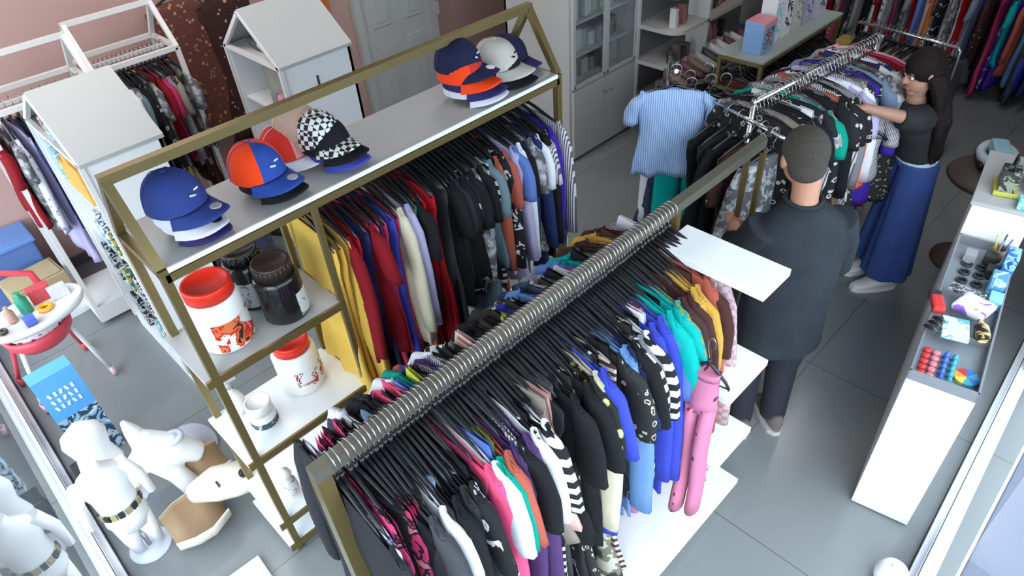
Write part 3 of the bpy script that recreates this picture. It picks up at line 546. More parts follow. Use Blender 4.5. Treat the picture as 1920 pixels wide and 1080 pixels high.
MB().lathe([(0.032, 0), (0.038, 0.03), (0.034, 0.08), (0.018, 0.105), (0.018, 0.11)], n=22).build('body', pattern('brown_flecked', 'marks', [(0.7, 0.68, 0.66), (0.7, 0.68, 0.66), (0.28, 0.18, 0.16)], 40), v); MB().lathe([(0.0, 0.10), (0.022, 0.11), (0.030, 0.13), (0.022, 0.155), (0, 0.162)], n=20).build('ball_cap', WPL, v)

# ------------------------------------------------------------------ white house-shaped cabinets behind
def house(loc, Lx, D, ze, za, label, slot=False):
    t = thing('house_shaped_cabinet', label, 'display cabinet', loc); th = 0.018
    MB().box((Lx / 2, th / 2, ze / 2 + 0.05), (Lx, th, ze - 0.1)).build('front_panel', WHITE, t)
    MB().box((Lx / 2, D - th / 2, ze / 2 + 0.05), (Lx, th, ze - 0.1)).build('back_panel', WHITE, t)
    MB().prism([(0, 0.1), (D, 0.1), (D, ze), (D / 2, za), (0, ze)], Lx - th, Lx, 'x').build('end_panel', WHITE, t)
    MB().box((Lx / 2, D / 2, 0.06), (Lx + 0.01, D + 0.02, 0.12)).build('plinth', WHITE, t)
    for s_, nm in ((0, 'roof_board'), (1, 'roof_board')):
        y0, y1 = (-0.015, D / 2) if s_ == 0 else (D + 0.015, D / 2)
        a, b = Vector((0, y0, ze - 0.008)), Vector((0, y1, za)); d = (b - a)
        m_ = MB(); A = [m_.bm.verts.new(p) for p in ((-0.01, a.y, a.z), (Lx + 0.01, a.y, a.z), (Lx + 0.01, b.y, b.z), (-0.01, b.y, b.z))]; B = [m_.bm.verts.new((p.co.x, p.co.y, p.co.z + 0.02)) for p in A]
        m_.bm.faces.new(A); m_.bm.faces.new(B[::-1])
        for i in range(4): m_.bm.faces.new((A[i], A[(i + 1) % 4], B[(i + 1) % 4], B[i]))
        m_.build(nm, HOUSEG, t)
    f = MB(); bar(f, (-0.005, 0, 0.1), (-0.005, 0, ze), 0.024); bar(f, (-0.005, D, 0.1), (-0.005, D, ze), 0.024); bar(f, (-0.005, 0, ze), (-0.005, D, ze), 0.024); bar(f, (-0.005, 0, ze), (-0.005, D / 2, za), 0.024); bar(f, (-0.005, D, ze), (-0.005, D / 2, za), 0.024)
    f.build('gable_trim', WPIPE, t)
    for zz in (0.45, 0.80, 1.15, ze - 0.01): MB().box((Lx / 2, D / 2, zz), (Lx - 0.03, D - 0.04, 0.016)).build('shelf', WHITE, t)
    if slot: MB().box((Lx * 0.45, -0.003, ze - 0.16), (0.012, 0.006, 0.10)).build('door_slot', DARKGAP, t)
    return t
house((0.515, 3.48, 0), 0.385, 0.80, 1.50, 1.74, 'white house-shaped cabinet with grey roof, left, open gable full of goods')
house((1.72, 3.72, 0), 0.48, 0.66, 1.50, 1.76, 'white house-shaped cabinet with grey roof, standing nearer the panelled door', slot=True)
random.seed(11)
GC = [pattern('goods_print_%d' % i, 'marks', c, 22, rough=0.5) for i, c in enumerate([
    [(0.02, 0.02, 0.025), (0.5, 0.5, 0.52), (0.05, 0.05, 0.06)], [(0.6, 0.62, 0.65), (0.03, 0.04, 0.08), (0.7, 0.7, 0.7)], [(0.55, 0.6, 0.5), (0.05, 0.12, 0.06), (0.35, 0.3, 0.05)], [(0.35, 0.5, 0.55), (0.12, 0.32, 0.34), (0.6, 0.65, 0.66)], [(0.6, 0.55, 0.5), (0.28, 0.12, 0.08), (0.1, 0.1, 0.15)]])]
GN = ['black and grey', 'white and navy', 'green patterned', 'pale turquoise', 'cream and brown']
SH = ['bottom', 'second', 'third', 'fourth', 'gable']
for lv, z0 in enumerate((0.12, 0.458, 0.808, 1.158, 1.50)):
    yy = 3.52 if lv < 4 else 3.66; ye = 4.22 if lv < 4 else 4.10; k = 0
    while yy < ye - 0.09 and k < 8:
        wdt = random.uniform(0.08, 0.13); hh = random.uniform(0.14, 0.26) if lv < 4 else random.uniform(0.05, 0.09); ci = random.randrange(5)
        if random.random() < 0.5:
            g = MB().box((0, 0, hh / 2), (0.16, wdt - 0.012, hh), bev=0.006).build('package', GC[ci])
        else:
            g = MB().lathe([(wdt * 0.42, 0), (wdt * 0.45, 0.02), (wdt * 0.44, hh * 0.7), (wdt * 0.2, hh * 0.85), (wdt * 0.2, hh)], n=16).build('bottle', GC[ci])
        g.location = (0.60, yy + wdt / 2, z0); tag(g, '%s item, %s from front, %s shelf of left house cabinet' % (GN[ci], ORD[k], SH[lv]), 'packaged goods', 'goods in the left house cabinet')
        if lv == 3 and k in (2, 3, 4): g.active_material = mat('orange_bag', (0.8, 0.36, 0.06), 0.5, noise=0.2, nscale=30); g['label'] = 'orange pouch, %s from the front on the left house cabinet fourth shelf' % ORD[k]
        yy += wdt; k += 1
# things in the second cabinet's gable
g = tag(MB().tube([(0, 0, 0.03), (0.02, 0.02, 0.12), (0.0, 0.05, 0.24), (0.03, 0.08, 0.30)], 0.09, 14, rs=[0.10, 0.13, 0.10, 0.04]).build('cloth_bag', mat('putty_canvas', (0.36, 0.34, 0.28), 0.85, bump=0.4, nscale=14), None, (1.88, 4.02, 1.16)), 'putty grey canvas bag slumped inside the second white cabinet', 'bag')
for i, (c, nm) in enumerate((((0.30, 0.01, 0.02), 'dark red'), ((0.2, 0.2, 0.5), 'violet blue'), ((0.75, 0.35, 0.4), 'rose pink'), ((0.25, 0.25, 0.26), 'grey'))):
    tag(MB().box((0, 0, 0.05), (0.12, 0.07, 0.10), bev=0.02).build('folded_cloth', mat('fold_%d' % i, c, 0.8), None, (1.82, 3.78 + i * 0.001 + 0.085 * 0 + (0.08 * i if i < 2 else 0.08 * i), 1.16 if i != 2 else 1.16)), nm + ' folded cloth on the open shelf of the second white cabinet', 'folded cloth', 'folded cloths in the second cabinet')
for i, (yy, c) in enumerate(((3.90, (0.35, 0.38, 0.45)), (4.0, (0.55, 0.56, 0.6)), (4.12, (0.08, 0.08, 0.1)))):
    s_ = MB().tube([(0, -0.05, 0.03), (0, 0.0, 0.035), (0, 0.05, 0.05)], 0.03, 10, rs=[0.025, 0.03, 0.034]).build('shoe', mat('shoe_%d' % i, c, 0.6), None, (1.80, yy, 1.502))
    tag(s_, ('blue-grey', 'pale grey', 'black')[i] + ' small shoe under the roof of the second white cabinet', 'shoe', 'shoes in the second cabinet')

# ------------------------------------------------------------------ white pipe racks along the back wall
def pipe_rack(x0, x1, y0, y1, ze, za, label):
    t = thing('pipe_clothes_rack', label, 'clothes rack', (x0, y0, 0)); T = 0.028
    q = lambda *p: (p[0] - x0, p[1] - y0, p[2])
    f = MB(); ym = (y0 + y1) / 2
    for x in (x0, x1):
        for y in (y0, y1): bar(f, q(x, y, 0.05), q(x, y, ze), T)
        bar(f, q(x, y0, ze), q(x, ym, za), T); bar(f, q(x, y1, ze), q(x, ym, za), T); bar(f, q(x, y0, ze), q(x, y1, ze), T)
    bar(f, q(x0 - 0.014, ym, za), q(x1 + 0.014, ym, za), T); bar(f, q(x0, y0, ze), q(x1, y0, ze), T); bar(f, q(x0, y1, ze), q(x1, y1, ze), T)
    f.build('frame', WPIPE, t)
    r = MB(); bar(r, q(x0, ym, ze - 0.02), q(x1, ym, ze - 0.02), 0.02); r.build('hanging_rail', WPIPE, t)
    MB().box(q((x0 + x1) / 2, ym, 0.09), (x1 - x0 + 0.03, y1 - y0 + 0.03, 0.12)).build('base_board', WPIPE, t)
    return ym, ze - 0.02
ym, zr = pipe_rack(0.34, 0.93, 4.48, 4.86, 1.50, 1.74, 'white house-shaped pipe rack at the far left before the pink wall')
fill_rail((0.36, ym, zr), (0.91, ym, zr), [(i / 13, k, c) for i, (k, c) in enumerate([('tee0', 'darkred'), ('tee1', 'p_greym'), ('long0', 'p_floralwb'), ('dress0', 'lilac'), ('tee2', 'navy'), ('long1', 'violet'), ('dress0', 'p_floralwb'), ('tee0', 'black'), ('tee1', 'grey'), ('long2', 'p_greym'), ('tee2', 'white'), ('dress1', 'navy'), ('tee0', 'p_greym'), ('tee1', 'charcoal')])], 'left pipe rack', seed=21)
ym, zr = pipe_rack(0.98, 1.50, 4.62, 5.0, 1.50, 1.75, 'white house-shaped pipe rack of mottled clothes, right of its twin')
fill_rail((1.0, ym, zr), (1.48, ym, zr), [(i / 17, k, c) for i, (k, c) in enumerate([('tee0', 'charcoal'), ('tee1', 'p_greym'), ('long0', 'p_bwmark'), ('tee2', 'grey'), ('tee2', 'white'), ('long1', 'p_greym'), ('tee0', 'greyteal'), ('tee1', 'black'), ('long2', 'p_bwleaf'), ('tee2', 'p_greym'), ('dress0', 'yellow'), ('tee0', 'darkred'), ('tee1', 'magenta'), ('long0', 'grey'), ('long2', 'p_brownprint'), ('tee2', 'taupe'), ('dress0', 'brown'), ('tee0', 'p_greym')])], 'second pipe rack', seed=22)
# garments hung on the pink wall and dark things below
def wall_hook(x, z, lab):
    h = thing('wall_hook', lab, 'hook', (x, 5.35, z)); MB().tube([(0, 0, 0.02), (0, -0.14, 0.025), (0, -0.15, 0.05)], 0.006, 8).build('arm', STEEL, h); MB().box((0, -0.004, 0.02), (0.04, 0.008, 0.06)).build('plate', STEEL, h)
for i, (x, z, k, c, lab) in enumerate([(1.78, 1.72, 'dress1', 'p_rust', 'rust brown floral dress hung on the pink wall behind the pipe racks'), (2.12, 1.66, 'dress2', 'p_brownprint', 'dark brown printed dress hung on the pink wall nearer the door')]):
    wall_hook(x, z, 'steel hook holding the ' + DESC[c] + ' dress on the pink wall')
    garment(k, C[c], (x, 5.23, z), PI / 2 + 0.05, lab, 'dress'); hanger((x, 5.23, z), PI / 2 + 0.05, 'black hanger of the ' + DESC[c] + ' dress on the pink wall', None)
def bag(loc, rz, w, h, d, m, label, strap=True):
    t = thing('handbag', label, 'bag', loc, rz)
    MB().box((0, 0, h / 2), (w, d, h), bev=min(w, d, h) * 0.28).build('body', m, t)
    if strap: MB().tube([(-w * 0.3, 0, h * 0.9), (-w * 0.28, 0, h * 1.35), (-w * 0.1, 0, h * 1.6), (w * 0.1, 0, h * 1.6), (w * 0.28, 0, h * 1.35), (w * 0.3, 0, h * 0.9)], 0.008, 8).build('handle', m, t)
    return t
bag((1.75, 4.98, 0.0), 0.2, 0.34, 0.34, 0.18, mat('black_leather', (0.012, 0.01, 0.012), 0.4), 'large black bag on the floor right of the pipe racks')
bag((1.78, 4.55, 0.0), 0.6, 0.30, 0.30, 0.16, mat('plum_leather', (0.05, 0.03, 0.045), 0.5), 'dark plum bag on the floor before the large black bag')
bag((1.15, 4.42, 0.0), 0.3, 0.30, 0.34, 0.15, pattern('striped_canvas', 'stripe_x', [(0.08, 0.07, 0.09), (0.35, 0.33, 0.38)], 18), 'striped grey bag on the floor before the second pipe rack')
bag((1.40, 4.30, 0.0), -0.2, 0.28, 0.28, 0.15, pattern('blue_brown_canvas', 'marks', [(0.12, 0.1, 0.12), (0.1, 0.12, 0.35), (0.2, 0.17, 0.18)], 14), 'blue and brown patterned bag on the floor before the second pipe rack')

# ------------------------------------------------------------------ boxes by the left wall
t = thing('storage_box', 'blue storage box at the far left against the pink wall', 'box', (0.02, 5.17, 0))
MB().box((0, 0, 0.24), (0.5, 0.28, 0.48), bev=0.01).build('body', mat('blue_box_plastic', (0.09, 0.17, 0.42), 0.5), t); MB().box((0, 0, 0.495), (0.53, 0.31, 0.03), bev=0.008).build('lid', mat('blue_lid', (0.12, 0.24, 0.55), 0.5), t)
t = thing('cardboard_box', 'brown cardboard carton with white printed lower edge at far left', 'box', (0.14, 4.86, 0), 0.08)
MB().box((0, 0, 0.17), (0.34, 0.26, 0.34), bev=0.004).build('carton', CARD, t); MB().box((0, -0.135, 0.07), (0.36, 0.012, 0.14)).build('white_band', WHITE, t); MB().box((0.0, 0, 0.345), (0.3, 0.22, 0.006)).build('flap', CARD, t)
# tall printed box standing near the glass
t = thing('tall_box', 'tall blue box with white and navy swirling print near the left glass front', 'box', (-0.07, 3.40, 0), 0.05)
MB().box((0, 0, 0.18), (0.20, 0.10, 0.36)).build('lower_print', pattern('swirl_print', 'marks', [(0.45, 0.55, 0.62), (0.03, 0.06, 0.12), (0.30, 0.45, 0.58), (0.6, 0.65, 0.7)], 11, rough=0.4), t)
MB().box((0, 0, 0.50), (0.20, 0.10, 0.28)).build('upper_body', mat('sky_blue_card', (0.10, 0.36, 0.75), 0.4), t)
mm = MB()
for z_, wd_ in ((0.44, 0.12), (0.485, 0.08), (0.53, 0.13)):
    for k in range(5): mm.box((-0.06 + 0.028 * k, -0.052, z_), (0.012, 0.004, 0.026), rot=Matrix.Rotation((k % 3 - 1) * 0.3, 3, 'Y'))
mm.build('white_marks', WHITE, t)
# ------------------------------------------------------------------ high chair
REDF = mat('pink_red_plastic', (0.72, 0.06, 0.09), 0.35); PKW = mat('pale_pink_plastic', (0.75, 0.45, 0.47), 0.4)
hc = thing('high_chair', 'child high chair with white tray, printed seat, red frame and wheels', 'high chair', (0.0, 3.95, 0), 0.12)
for (x0_, y0_, x1_, y1_) in ((-0.13, -0.06, -0.20, 0.02), (0.13, -0.06, 0.20, -0.02), (-0.12, 0.12, -0.19, 0.38), (0.12, 0.12, 0.20, 0.36)):
    l = MB().tube([(x0_, y0_, 0.50), ((x0_ + x1_) / 2, (y0_ + y1_) / 2, 0.27), (x1_, y1_, 0.05)], 0.014, 8).build('leg', WPIPE if y0_ < 0 else REDF, hc)
    MB().lathe([(0.0, -0.012), (0.034, -0.012), (0.036, 0), (0.034, 0.012), (0.0, 0.012)], n=18, rot=Matrix.Rotation(PI / 2, 3, 'Y'), c=(x1_, y1_, 0.037)).build('wheel', PKW if y0_ < 0 else REDF, l)
MB().lathe([(0.02, 0.44), (0.13, 0.45), (0.17, 0.50), (0.18, 0.56), (0.165, 0.56), (0.14, 0.50), (0.0, 0.47)], n=30, sy=0.85).build('seat_shell', REDF, hc)
MB().lathe([(0.0, 0.475), (0.13, 0.505), (0.155, 0.57), (0.15, 0.59), (0.16, 0.60)], n=30, sy=0.85).build('seat_cushion', pattern('seat_print', 'floral', [(0.75, 0.7, 0.72), (0.35, 0.08, 0.15), (0.2, 0.06, 0.12), (0.8, 0.75, 0.75)], 30), hc)
MB().tube([(-0.16, 0.1, 0.55), (-0.15, 0.2, 0.74), (0, 0.24, 0.82), (0.15, 0.2, 0.74), (0.16, 0.1, 0.55)], 0.02, 10).build('backrest_frame', REDF, hc)
MB().lathe([(0.0, 0.68), (0.24, 0.68), (0.25, 0.70), (0.25, 0.725), (0.235, 0.725), (0.23, 0.70), (0.0, 0.70)], n=36, sy=0.62, c=(0.02, -0.13, 0)).build('tray', WPL, hc)
MB().tube([(-0.15, -0.02, 0.52), (-0.16, -0.08, 0.68)], 0.012, 8).tube([(0.15, -0.02, 0.52), (0.16, -0.08, 0.68)], 0.012, 8).build('tray_arms', REDF, hc)
def toy(loc, kind, m, lab, cat='toy', s=1.0):
    if kind == 'block': o = MB().box((0, 0, 0.02 * s), (0.045 * s, 0.04 * s, 0.04 * s), bev=0.005).build('toy_block', m)
    elif kind == 'ring': o = MB().lathe([(0.016 * s, 0), (0.034 * s, 0.0), (0.036 * s, 0.012), (0.03 * s, 0.02), (0.016 * s, 0.018), (0.016 * s, 0)], n=20).build('toy_ring', m)
    elif kind == 'bottle': o = MB().lathe([(0.024 * s, 0), (0.026 * s, 0.01), (0.026 * s, 0.07 * s), (0.012 * s, 0.09 * s), (0.012 * s, 0.11 * s)], n=16).build('small_bottle', m)
    else: o = MB().box((0, 0, 0.04 * s), (0.10 * s, 0.05 * s, 0.08 * s), bev=0.004).build('small_box', m)
    o.location = loc; tag(o, lab, cat, 'toys on the high chair tray'); return o
for (dx, dy, k, c, lab, s_) in [(-0.03, -0.20, 'block', (0.08, 0.12, 0.6), 'blue toy block at the front of the high chair tray', 1.2), (0.07, -0.14, 'ring', (0.85, 0.40, 0.03), 'orange toy ring on the high chair tray', 1.1), (0.10, -0.04, 'box', (0.55, 0.06, 0.08), 'red printed box at the rear of the high chair tray', 1.1), (0.17, -0.10, 'box', (0.55, 0.55, 0.58), 'white printed box at the right rear of the high chair tray', 0.9), (0.0, -0.08, 'bottle', (0.02, 0.25, 0.15), 'green bottle on the high chair tray', 1.2), (-0.08, -0.10, 'bottle', (0.45, 0.25, 0.2), 'brown and pink bottle on the high chair tray', 0.9), (-0.15, -0.15, 'ring', (0.06, 0.05, 0.05), 'small dark ring at the left end of the high chair tray', 0.6)]:
    ca, sa = math.cos(0.12), math.sin(0.12)
    toy((0.0 + dx * ca - dy * sa, 3.95 + dx * sa + dy * ca, 0.702), k, mat('toy_' + lab.replace(' ', '_')[:24], c, 0.4, noise=0.2, nscale=40), lab, s=s_)

# ------------------------------------------------------------------ display forms by the left glass front
MANN = mat('glossy_white_fibreglass', (0.86, 0.85, 0.86), 0.25); LILAC = mat('lilac_white_base', (0.62, 0.62, 0.72), 0.3); TAN = mat('tan_shell_inside', (0.36, 0.23, 0.13), 0.55, noise=0.08, nscale=6); CREAM = mat('cream_shell', (0.78, 0.72, 0.60), 0.35)
def loft(name, secs, m, parent, n=28, cap0=True, cap1=True, loc=(0, 0, 0), rot=None):
    """secs: (cx, cy, z, rx, ry)"""
    mb = MB(); rings = []
    for cx, cy, z, rx, ry in secs:
        P = [Vector((cx + math.cos(2 * PI * k / n) * rx, cy + math.sin(2 * PI * k / n) * ry, z)) for k in range(n)]
        rings.append(mb.ring([(rot @ p if rot else p) for p in P]))
    mb.skin(rings, 0, cap0, cap1); return mb.build(name, m, parent, loc)
def base_disc(parent, c, r=0.13):
    o = MB().lathe([(0, 0), (r, 0), (r, 0.006), (r * 0.93, 0.012), (r * 0.6, 0.014), (r * 0.58, 0.018), (r * 0.3, 0.02), (0, 0.02)], n=40, c=c).build('base_disc', LILAC, parent)
    MB().tube([(c[0], c[1], 0.015), (c[0], c[1], 0.25)], 0.012, 10).build('support_rod', CHROME, parent); return o
t = thing('child_mannequin', 'white headless child mannequin with a dark belt standing at the left glass front', 'mannequin', (-0.13, 2.62, 0)); base_disc(t, (0, 0, 0), 0.10)
loft('body', [(0, 0, 0.20, 0.070, 0.055), (0, 0, 0.28, 0.095, 0.070), (0, 0, 0.36, 0.085, 0.062), (0, 0, 0.46, 0.085, 0.062), (0, 0, 0.54, 0.105, 0.065), (0, 0, 0.60, 0.085, 0.055), (0, 0, 0.635, 0.035, 0.035), (0, 0, 0.67, 0.03, 0.03)], MANN, t)
for s_ in (-1, 1):
    MB().tube([(s_ * 0.04, 0, 0.27), (s_ * 0.045, 0.0, 0.12), (s_ * 0.045, -0.005, 0.03)], 0.04, 14, rs=[0.048, 0.036, 0.026]).build('leg', MANN, t)
    MB().tube([(s_ * 0.09, 0, 0.585), (s_ * 0.13, -0.01, 0.48), (s_ * 0.135, -0.04, 0.36)], 0.03, 12, rs=[0.034, 0.026, 0.018]).build('arm', MANN, t)
bl = MB()
for k in range(10):
    a = -PI + PI * k / 9; bl.box((math.cos(a) * 0.091, math.sin(a) * 0.068, 0.36), (0.024, 0.010, 0.034), 1 if k % 2 else 0, rot=Matrix.Rotation(a + PI / 2, 3, 'Z'))
bl.build('belt', [mat('black_belt', (0.02, 0.02, 0.02), 0.5), mat('dull_gold_tag', (0.35, 0.30, 0.16), 0.5)], t)
t = thing('torso_form', 'plain white torso form on a pale round base behind the belted mannequin', 'mannequin', (-0.10, 2.98, 0)); base_disc(t, (0.0, 0, 0), 0.11)
loft('body', [(0, 0, 0.22, 0.08, 0.06), (0, 0, 0.30, 0.10, 0.07), (0, 0, 0.40, 0.08, 0.058), (0, 0, 0.50, 0.10, 0.06), (0, 0, 0.55, 0.085, 0.05), (0, 0, 0.585, 0.03, 0.03)], MANN, t)
# reclining white form with horn-like shoulders and its round plate
t = thing('hip_form', 'white moulded display form with pointed shoulder and oval slot, beside a round plate', 'mannequin', (0.10, 2.88, 0), 0.15)
o = MB(); o.tube([(-0.16, 0.0, 0.16), (-0.06, 0.04, 0.24), (0.02, 0.02, 0.30), (0.10, -0.05, 0.24), (0.17, -0.10, 0.16)], 0.08, 16, rs=[0.03, 0.062, 0.085, 0.075, 0.05]); o.tube([(0.0, 0.05, 0.30), (-0.01, 0.09, 0.40), (-0.02, 0.10, 0.47)], 0.04, 14, rs=[0.062, 0.038, 0.014]); o.tube([(-0.04, 0.02, 0.26), (0.02, -0.10, 0.16), (0.05, -0.16, 0.03)], 0.05, 14, rs=[0.05, 0.05, 0.055]); o.tube([(0.09, -0.03, 0.24), (0.13, -0.02, 0.12), (0.14, 0.0, 0.02)], 0.05, 14, rs=[0.05, 0.045, 0.05])
b_ = o.build('body', MANN, t)
rm = b_.modifiers.new('remesh', 'REMESH'); rm.mode = 'VOXEL'; rm.voxel_size = 0.008; rm.use_smooth_shade = True; sm_ = b_.modifiers.new('smooth', 'SMOOTH'); sm_.iterations = 8
MB().lathe([(0.012, 0), (0.05, 0), (0.055, 0.01), (0.04, 0.016), (0.022, 0.014), (0.02, 0.02), (0, 0.02)], n=28, c=(0.10, -0.05, 0.315)).build('round_boss', LILAC, t)
t = thing('round_plate', 'pale lilac ribbed round plate leaning behind the white moulded form', 'plate', (0.27, 3.02, 0.0), 0.0); t.rotation_euler = (0.5, 0.25, 0)
MB().lathe([(0, 0), (0.125, 0), (0.13, 0.006), (0.12, 0.014), (0.09, 0.012), (0.085, 0.018), (0.055, 0.016), (0.05, 0.022), (0, 0.022)], n=40, c=(0, 0, 0.06)).build('disc', LILAC, t)
# large hollow tan and cream shell
t = thing('hollow_torso_shell', 'hollow cream and tan moulded shell lying open on the floor by the left glass', 'mannequin', (0.12, 2.52, 0), 0.0)
def shell(name, path, rx, ry, a0, a1, m_in, m_out, parent, n=18):
    mb = MB(); rows_i = []; rows_o = []
    for (c, fx, fy, dirv) in path:
        c = Vector(c); ri = []; ro = []
        for k in range(n + 1):
            a = a0 + (a1 - a0) * k / n; off = Vector((math.cos(a) * rx * fx, 0, math.sin(a) * ry * fy)); off = Matrix.Rotation(dirv, 3, 'Z') @ off
            ri.append(c + off); ro.append(c + off * 1.05 + Vector((0, 0, -0.002)))
        rows_i.append([mb.bm.verts.new(p) for p in ri]); rows_o.append([mb.bm.verts.new(p) for p in ro])
    for R_, mi in ((rows_i, 0), (rows_o, 1)):
        for a, b in zip(R_[:-1], R_[1:]):
            for k in range(n): f_ = mb.bm.faces.new((a[k], a[k + 1], b[k + 1], b[k])); f_.material_index = mi; f_.smooth = True
    for a, b, c, d in zip(rows_i[:-1], rows_i[1:], rows_o[:-1], rows_o[1:]):
        for e in (0, n): f_ = mb.bm.faces.new((a[e], b[e], d[e], c[e])); f_.material_index = 1
    for e in (0, -1):
        for k in range(n): f_ = mb.bm.faces.new((rows_i[e][k], rows_i[e][k + 1], rows_o[e][k + 1], rows_o[e][k])); f_.material_index = 1
    return mb.build(name, [m_in, m_out], parent)
shell('lower_shell', [((-0.16, -0.02, 0.17), 0.75, 0.85, -PI / 2), ((-0.08, -0.03, 0.18), 1.0, 1.0, -PI / 2), ((0.0, -0.035, 0.18), 1.05, 1.0, -PI / 2), ((0.10, -0.03, 0.18), 0.8, 0.85, -PI / 2)], 0.13, 0.16, PI * 1.03, PI * 1.97, TAN, CREAM, t)
shell('upper_shell', [((0.06, 0.20, 0.20), 0.8, 0.9, -PI / 2), ((0.14, 0.19, 0.22), 1.0, 1.0, -PI / 2), ((0.24, 0.17, 0.22), 0.9, 0.9, -PI / 2)], 0.10, 0.13, PI * 1.03, PI * 1.97, TAN, CREAM, t)
cs = MB().tube([(0.02, 0.10, 0.14), (0.12, 0.03, 0.18), (0.22, -0.02, 0.17), (0.28, -0.06, 0.13)], 0.07, 18, rs=[0.05, 0.088, 0.088, 0.05]).build('cream_body', CREAM, t)
MB().lathe([(0.016, 0), (0.024, 0), (0.024, 0.004), (0.016, 0.004), (0.016, 0)], n=24, rot=Matrix.Rotation(0.5, 3, 'X') @ Matrix.Rotation(0.2, 3, 'Y'), c=(0.24, -0.065, 0.236)).build('ring_mark', RUBBER, t)
MB().box((0.12, -0.04, 0.245), (0.008, 0.034, 0.010), rot=Matrix.Rotation(0.5, 3, 'X')).build('slot_mark', RUBBER, t)
# small dark trinket stand by the glass, white pot, board on the floor
t = thing('wire_stand', 'small black wire stand by the left glass, before the tall blue box', 'stand', (-0.17, 3.14, 0))
q = MB()
for x_ in (-0.05, 0.05):
    for y_ in (-0.04, 0.04): q.tube([(x_, y_, 0), (x_, y_, 0.22)], 0.005, 6)
q.build('frame', BLACKP, t)
for z_ in (0.1, 0.21): MB().box((0, 0, z_), (0.12, 0.10, 0.012)).build('tray', BLACKP, t)
tag(MB().box((0, 0, 0.011), (0.17, 0.46, 0.022), bev=0.003).build('floor_board', mat('pale_blue_board', (0.62, 0.72, 0.80), 0.4), None, (0.11, 1.94, 0), -0.05), 'pale blue-white board lying on the floor at the bottom edge, left of the racks', 'board')
t = thing('white_pot', 'rounded white pot on the floor by the right glass front', 'pot', (2.06, 0.0, 0)); MB().lathe([(0.05, 0), (0.065, 0.02), (0.07, 0.06), (0.055, 0.10), (0.04, 0.115), (0, 0.12)], n=28).build('body', MANN, t); MB().tube([(0.0, 0, 0.12), (0, 0, 0.135)], 0.015, 12).build('knob', MANN, t)

# ------------------------------------------------------------------ right-hand counters
CA = math.radians(9.4)
def cpos(u, v, z): return (2.33 + u * math.cos(CA) + v * math.sin(CA), 0.285 + u * math.sin(CA) - v * math.cos(CA), z)   # v runs from aisle side to window side
CASEM = mat('case_grey_trim', (0.30, 0.31, 0.34), 0.35, 0.4)
t = thing('glass_counter', 'low white counter with a shallow glass tray top of accessories, nearest on the right', 'counter', cpos(0, 0.12, 0), CA)
MB().box((0.53, 0, 0.44), (1.06, 0.245, 0.86), bev=0.004).build('base', WHITE, t)
MB().box((0.53, 0, 0.006), (1.04, 0.23, 0.012)).build('kick_strip', DARKGAP, t)
tr = MB()
tr.box((0.53, 0.118, 0.895), (1.06, 0.008, 0.05)).box((0.53, -0.118, 0.895), (1.06, 0.008, 0.05)).box((0.004, 0, 0.895), (0.008, 0.24, 0.05)).box((1.056, 0, 0.895), (0.008, 0.24, 0.05)).box((0.34, 0, 0.885), (0.006, 0.23, 0.03))
tr.build('tray_rim', CASEM, t)
MB().box((0.53, 0, 0.872), (1.04, 0.228, 0.004)).build('tray_liner', mat('tray_liner', (0.22, 0.24, 0.27), 0.5), t)
t = thing('tall_counter', 'taller white display counter behind the glass-topped one on the right', 'counter', cpos(1.075, 0.12, 0), CA)
MB().box((0.27, 0, 0.55), (0.54, 0.245, 1.06), bev=0.004).build('base', WHITE, t); MB().box((0.27, 0, 1.088), (0.55, 0.26, 0.02)).build('top', SHELFG, t); MB().box((0.27, 0, 0.01), (0.52, 0.22, 0.02)).build('kick_strip', DARKGAP, t)
ZC = 0.876
def on1(u, v, z=ZC): return cpos(u, v, z)
BR = dict(red=(0.6, 0.03, 0.03), pink=(0.7, 0.2, 0.25), blue=(0.05, 0.15, 0.55), teal=(0.05, 0.35, 0.45), orange=(0.75, 0.3, 0.05), black=(0.02, 0.02, 0.02), grey=(0.3, 0.3, 0.32), yellow=(0.7, 0.55, 0.1))
k = 0
for i in range(5):
    for j in range(2):
        nm = ('red', 'pink')[j]; o = MB().lathe([(0.012, 0), (0.015, 0.004), (0.015, 0.014), (0.009, 0.018), (0, 0.018)], n=14).build('polish_pot', mat('pot_' + nm, BR[nm], 0.3), None, on1(0.045 + 0.036 * i, 0.035 + 0.034 * j))
        tag(o, '%s round pot, %s from the near end of the counter tray' % (nm, ORD[i]), 'pot', 'small pots in the counter tray')
        nm = ('blue', 'teal')[j]; o = MB().lathe([(0.010, 0), (0.012, 0.003), (0.012, 0.022), (0.006, 0.026), (0.006, 0.034), (0, 0.034)], n=14).build('polish_bottle', mat('pot_' + nm, BR[nm], 0.3), None, on1(0.045 + 0.036 * i, 0.105 + 0.030 * j))
        tag(o, '%s small bottle, %s from the near end of the counter tray' % (nm, ORD[i]), 'bottle', 'small bottles in the counter tray')
t = thing('colour_palette', 'round colour palette fan of red, orange and blue wedges in the counter tray', 'palette', on1(0.105, 0.19), 0.4)
for i, nm in enumerate(('red', 'orange', 'yellow', 'teal', 'blue', 'teal', 'blue')):
    a = i * 2 * PI / 7; m_ = MB(); m_.prism([(0, 0)] + [(0.045 * math.cos(a + b * 2 * PI / 7 / 4), 0.045 * math.sin(a + b * 2 * PI / 7 / 4)) for b in range(5)], 0, 0.014); m_.build('wedge', mat('wedge_' + nm, BR[nm], 0.35), t)
def ibox(u, v, z, d, m, lab, nm='small_box', rz=0.0, cat='box', bev=0.004, grp=None):
    o = MB().box((0, 0, d[2] / 2), d, bev=bev).build(nm, m, None, on1(u, v, z), CA + rz); return tag(o, lab, cat, grp)
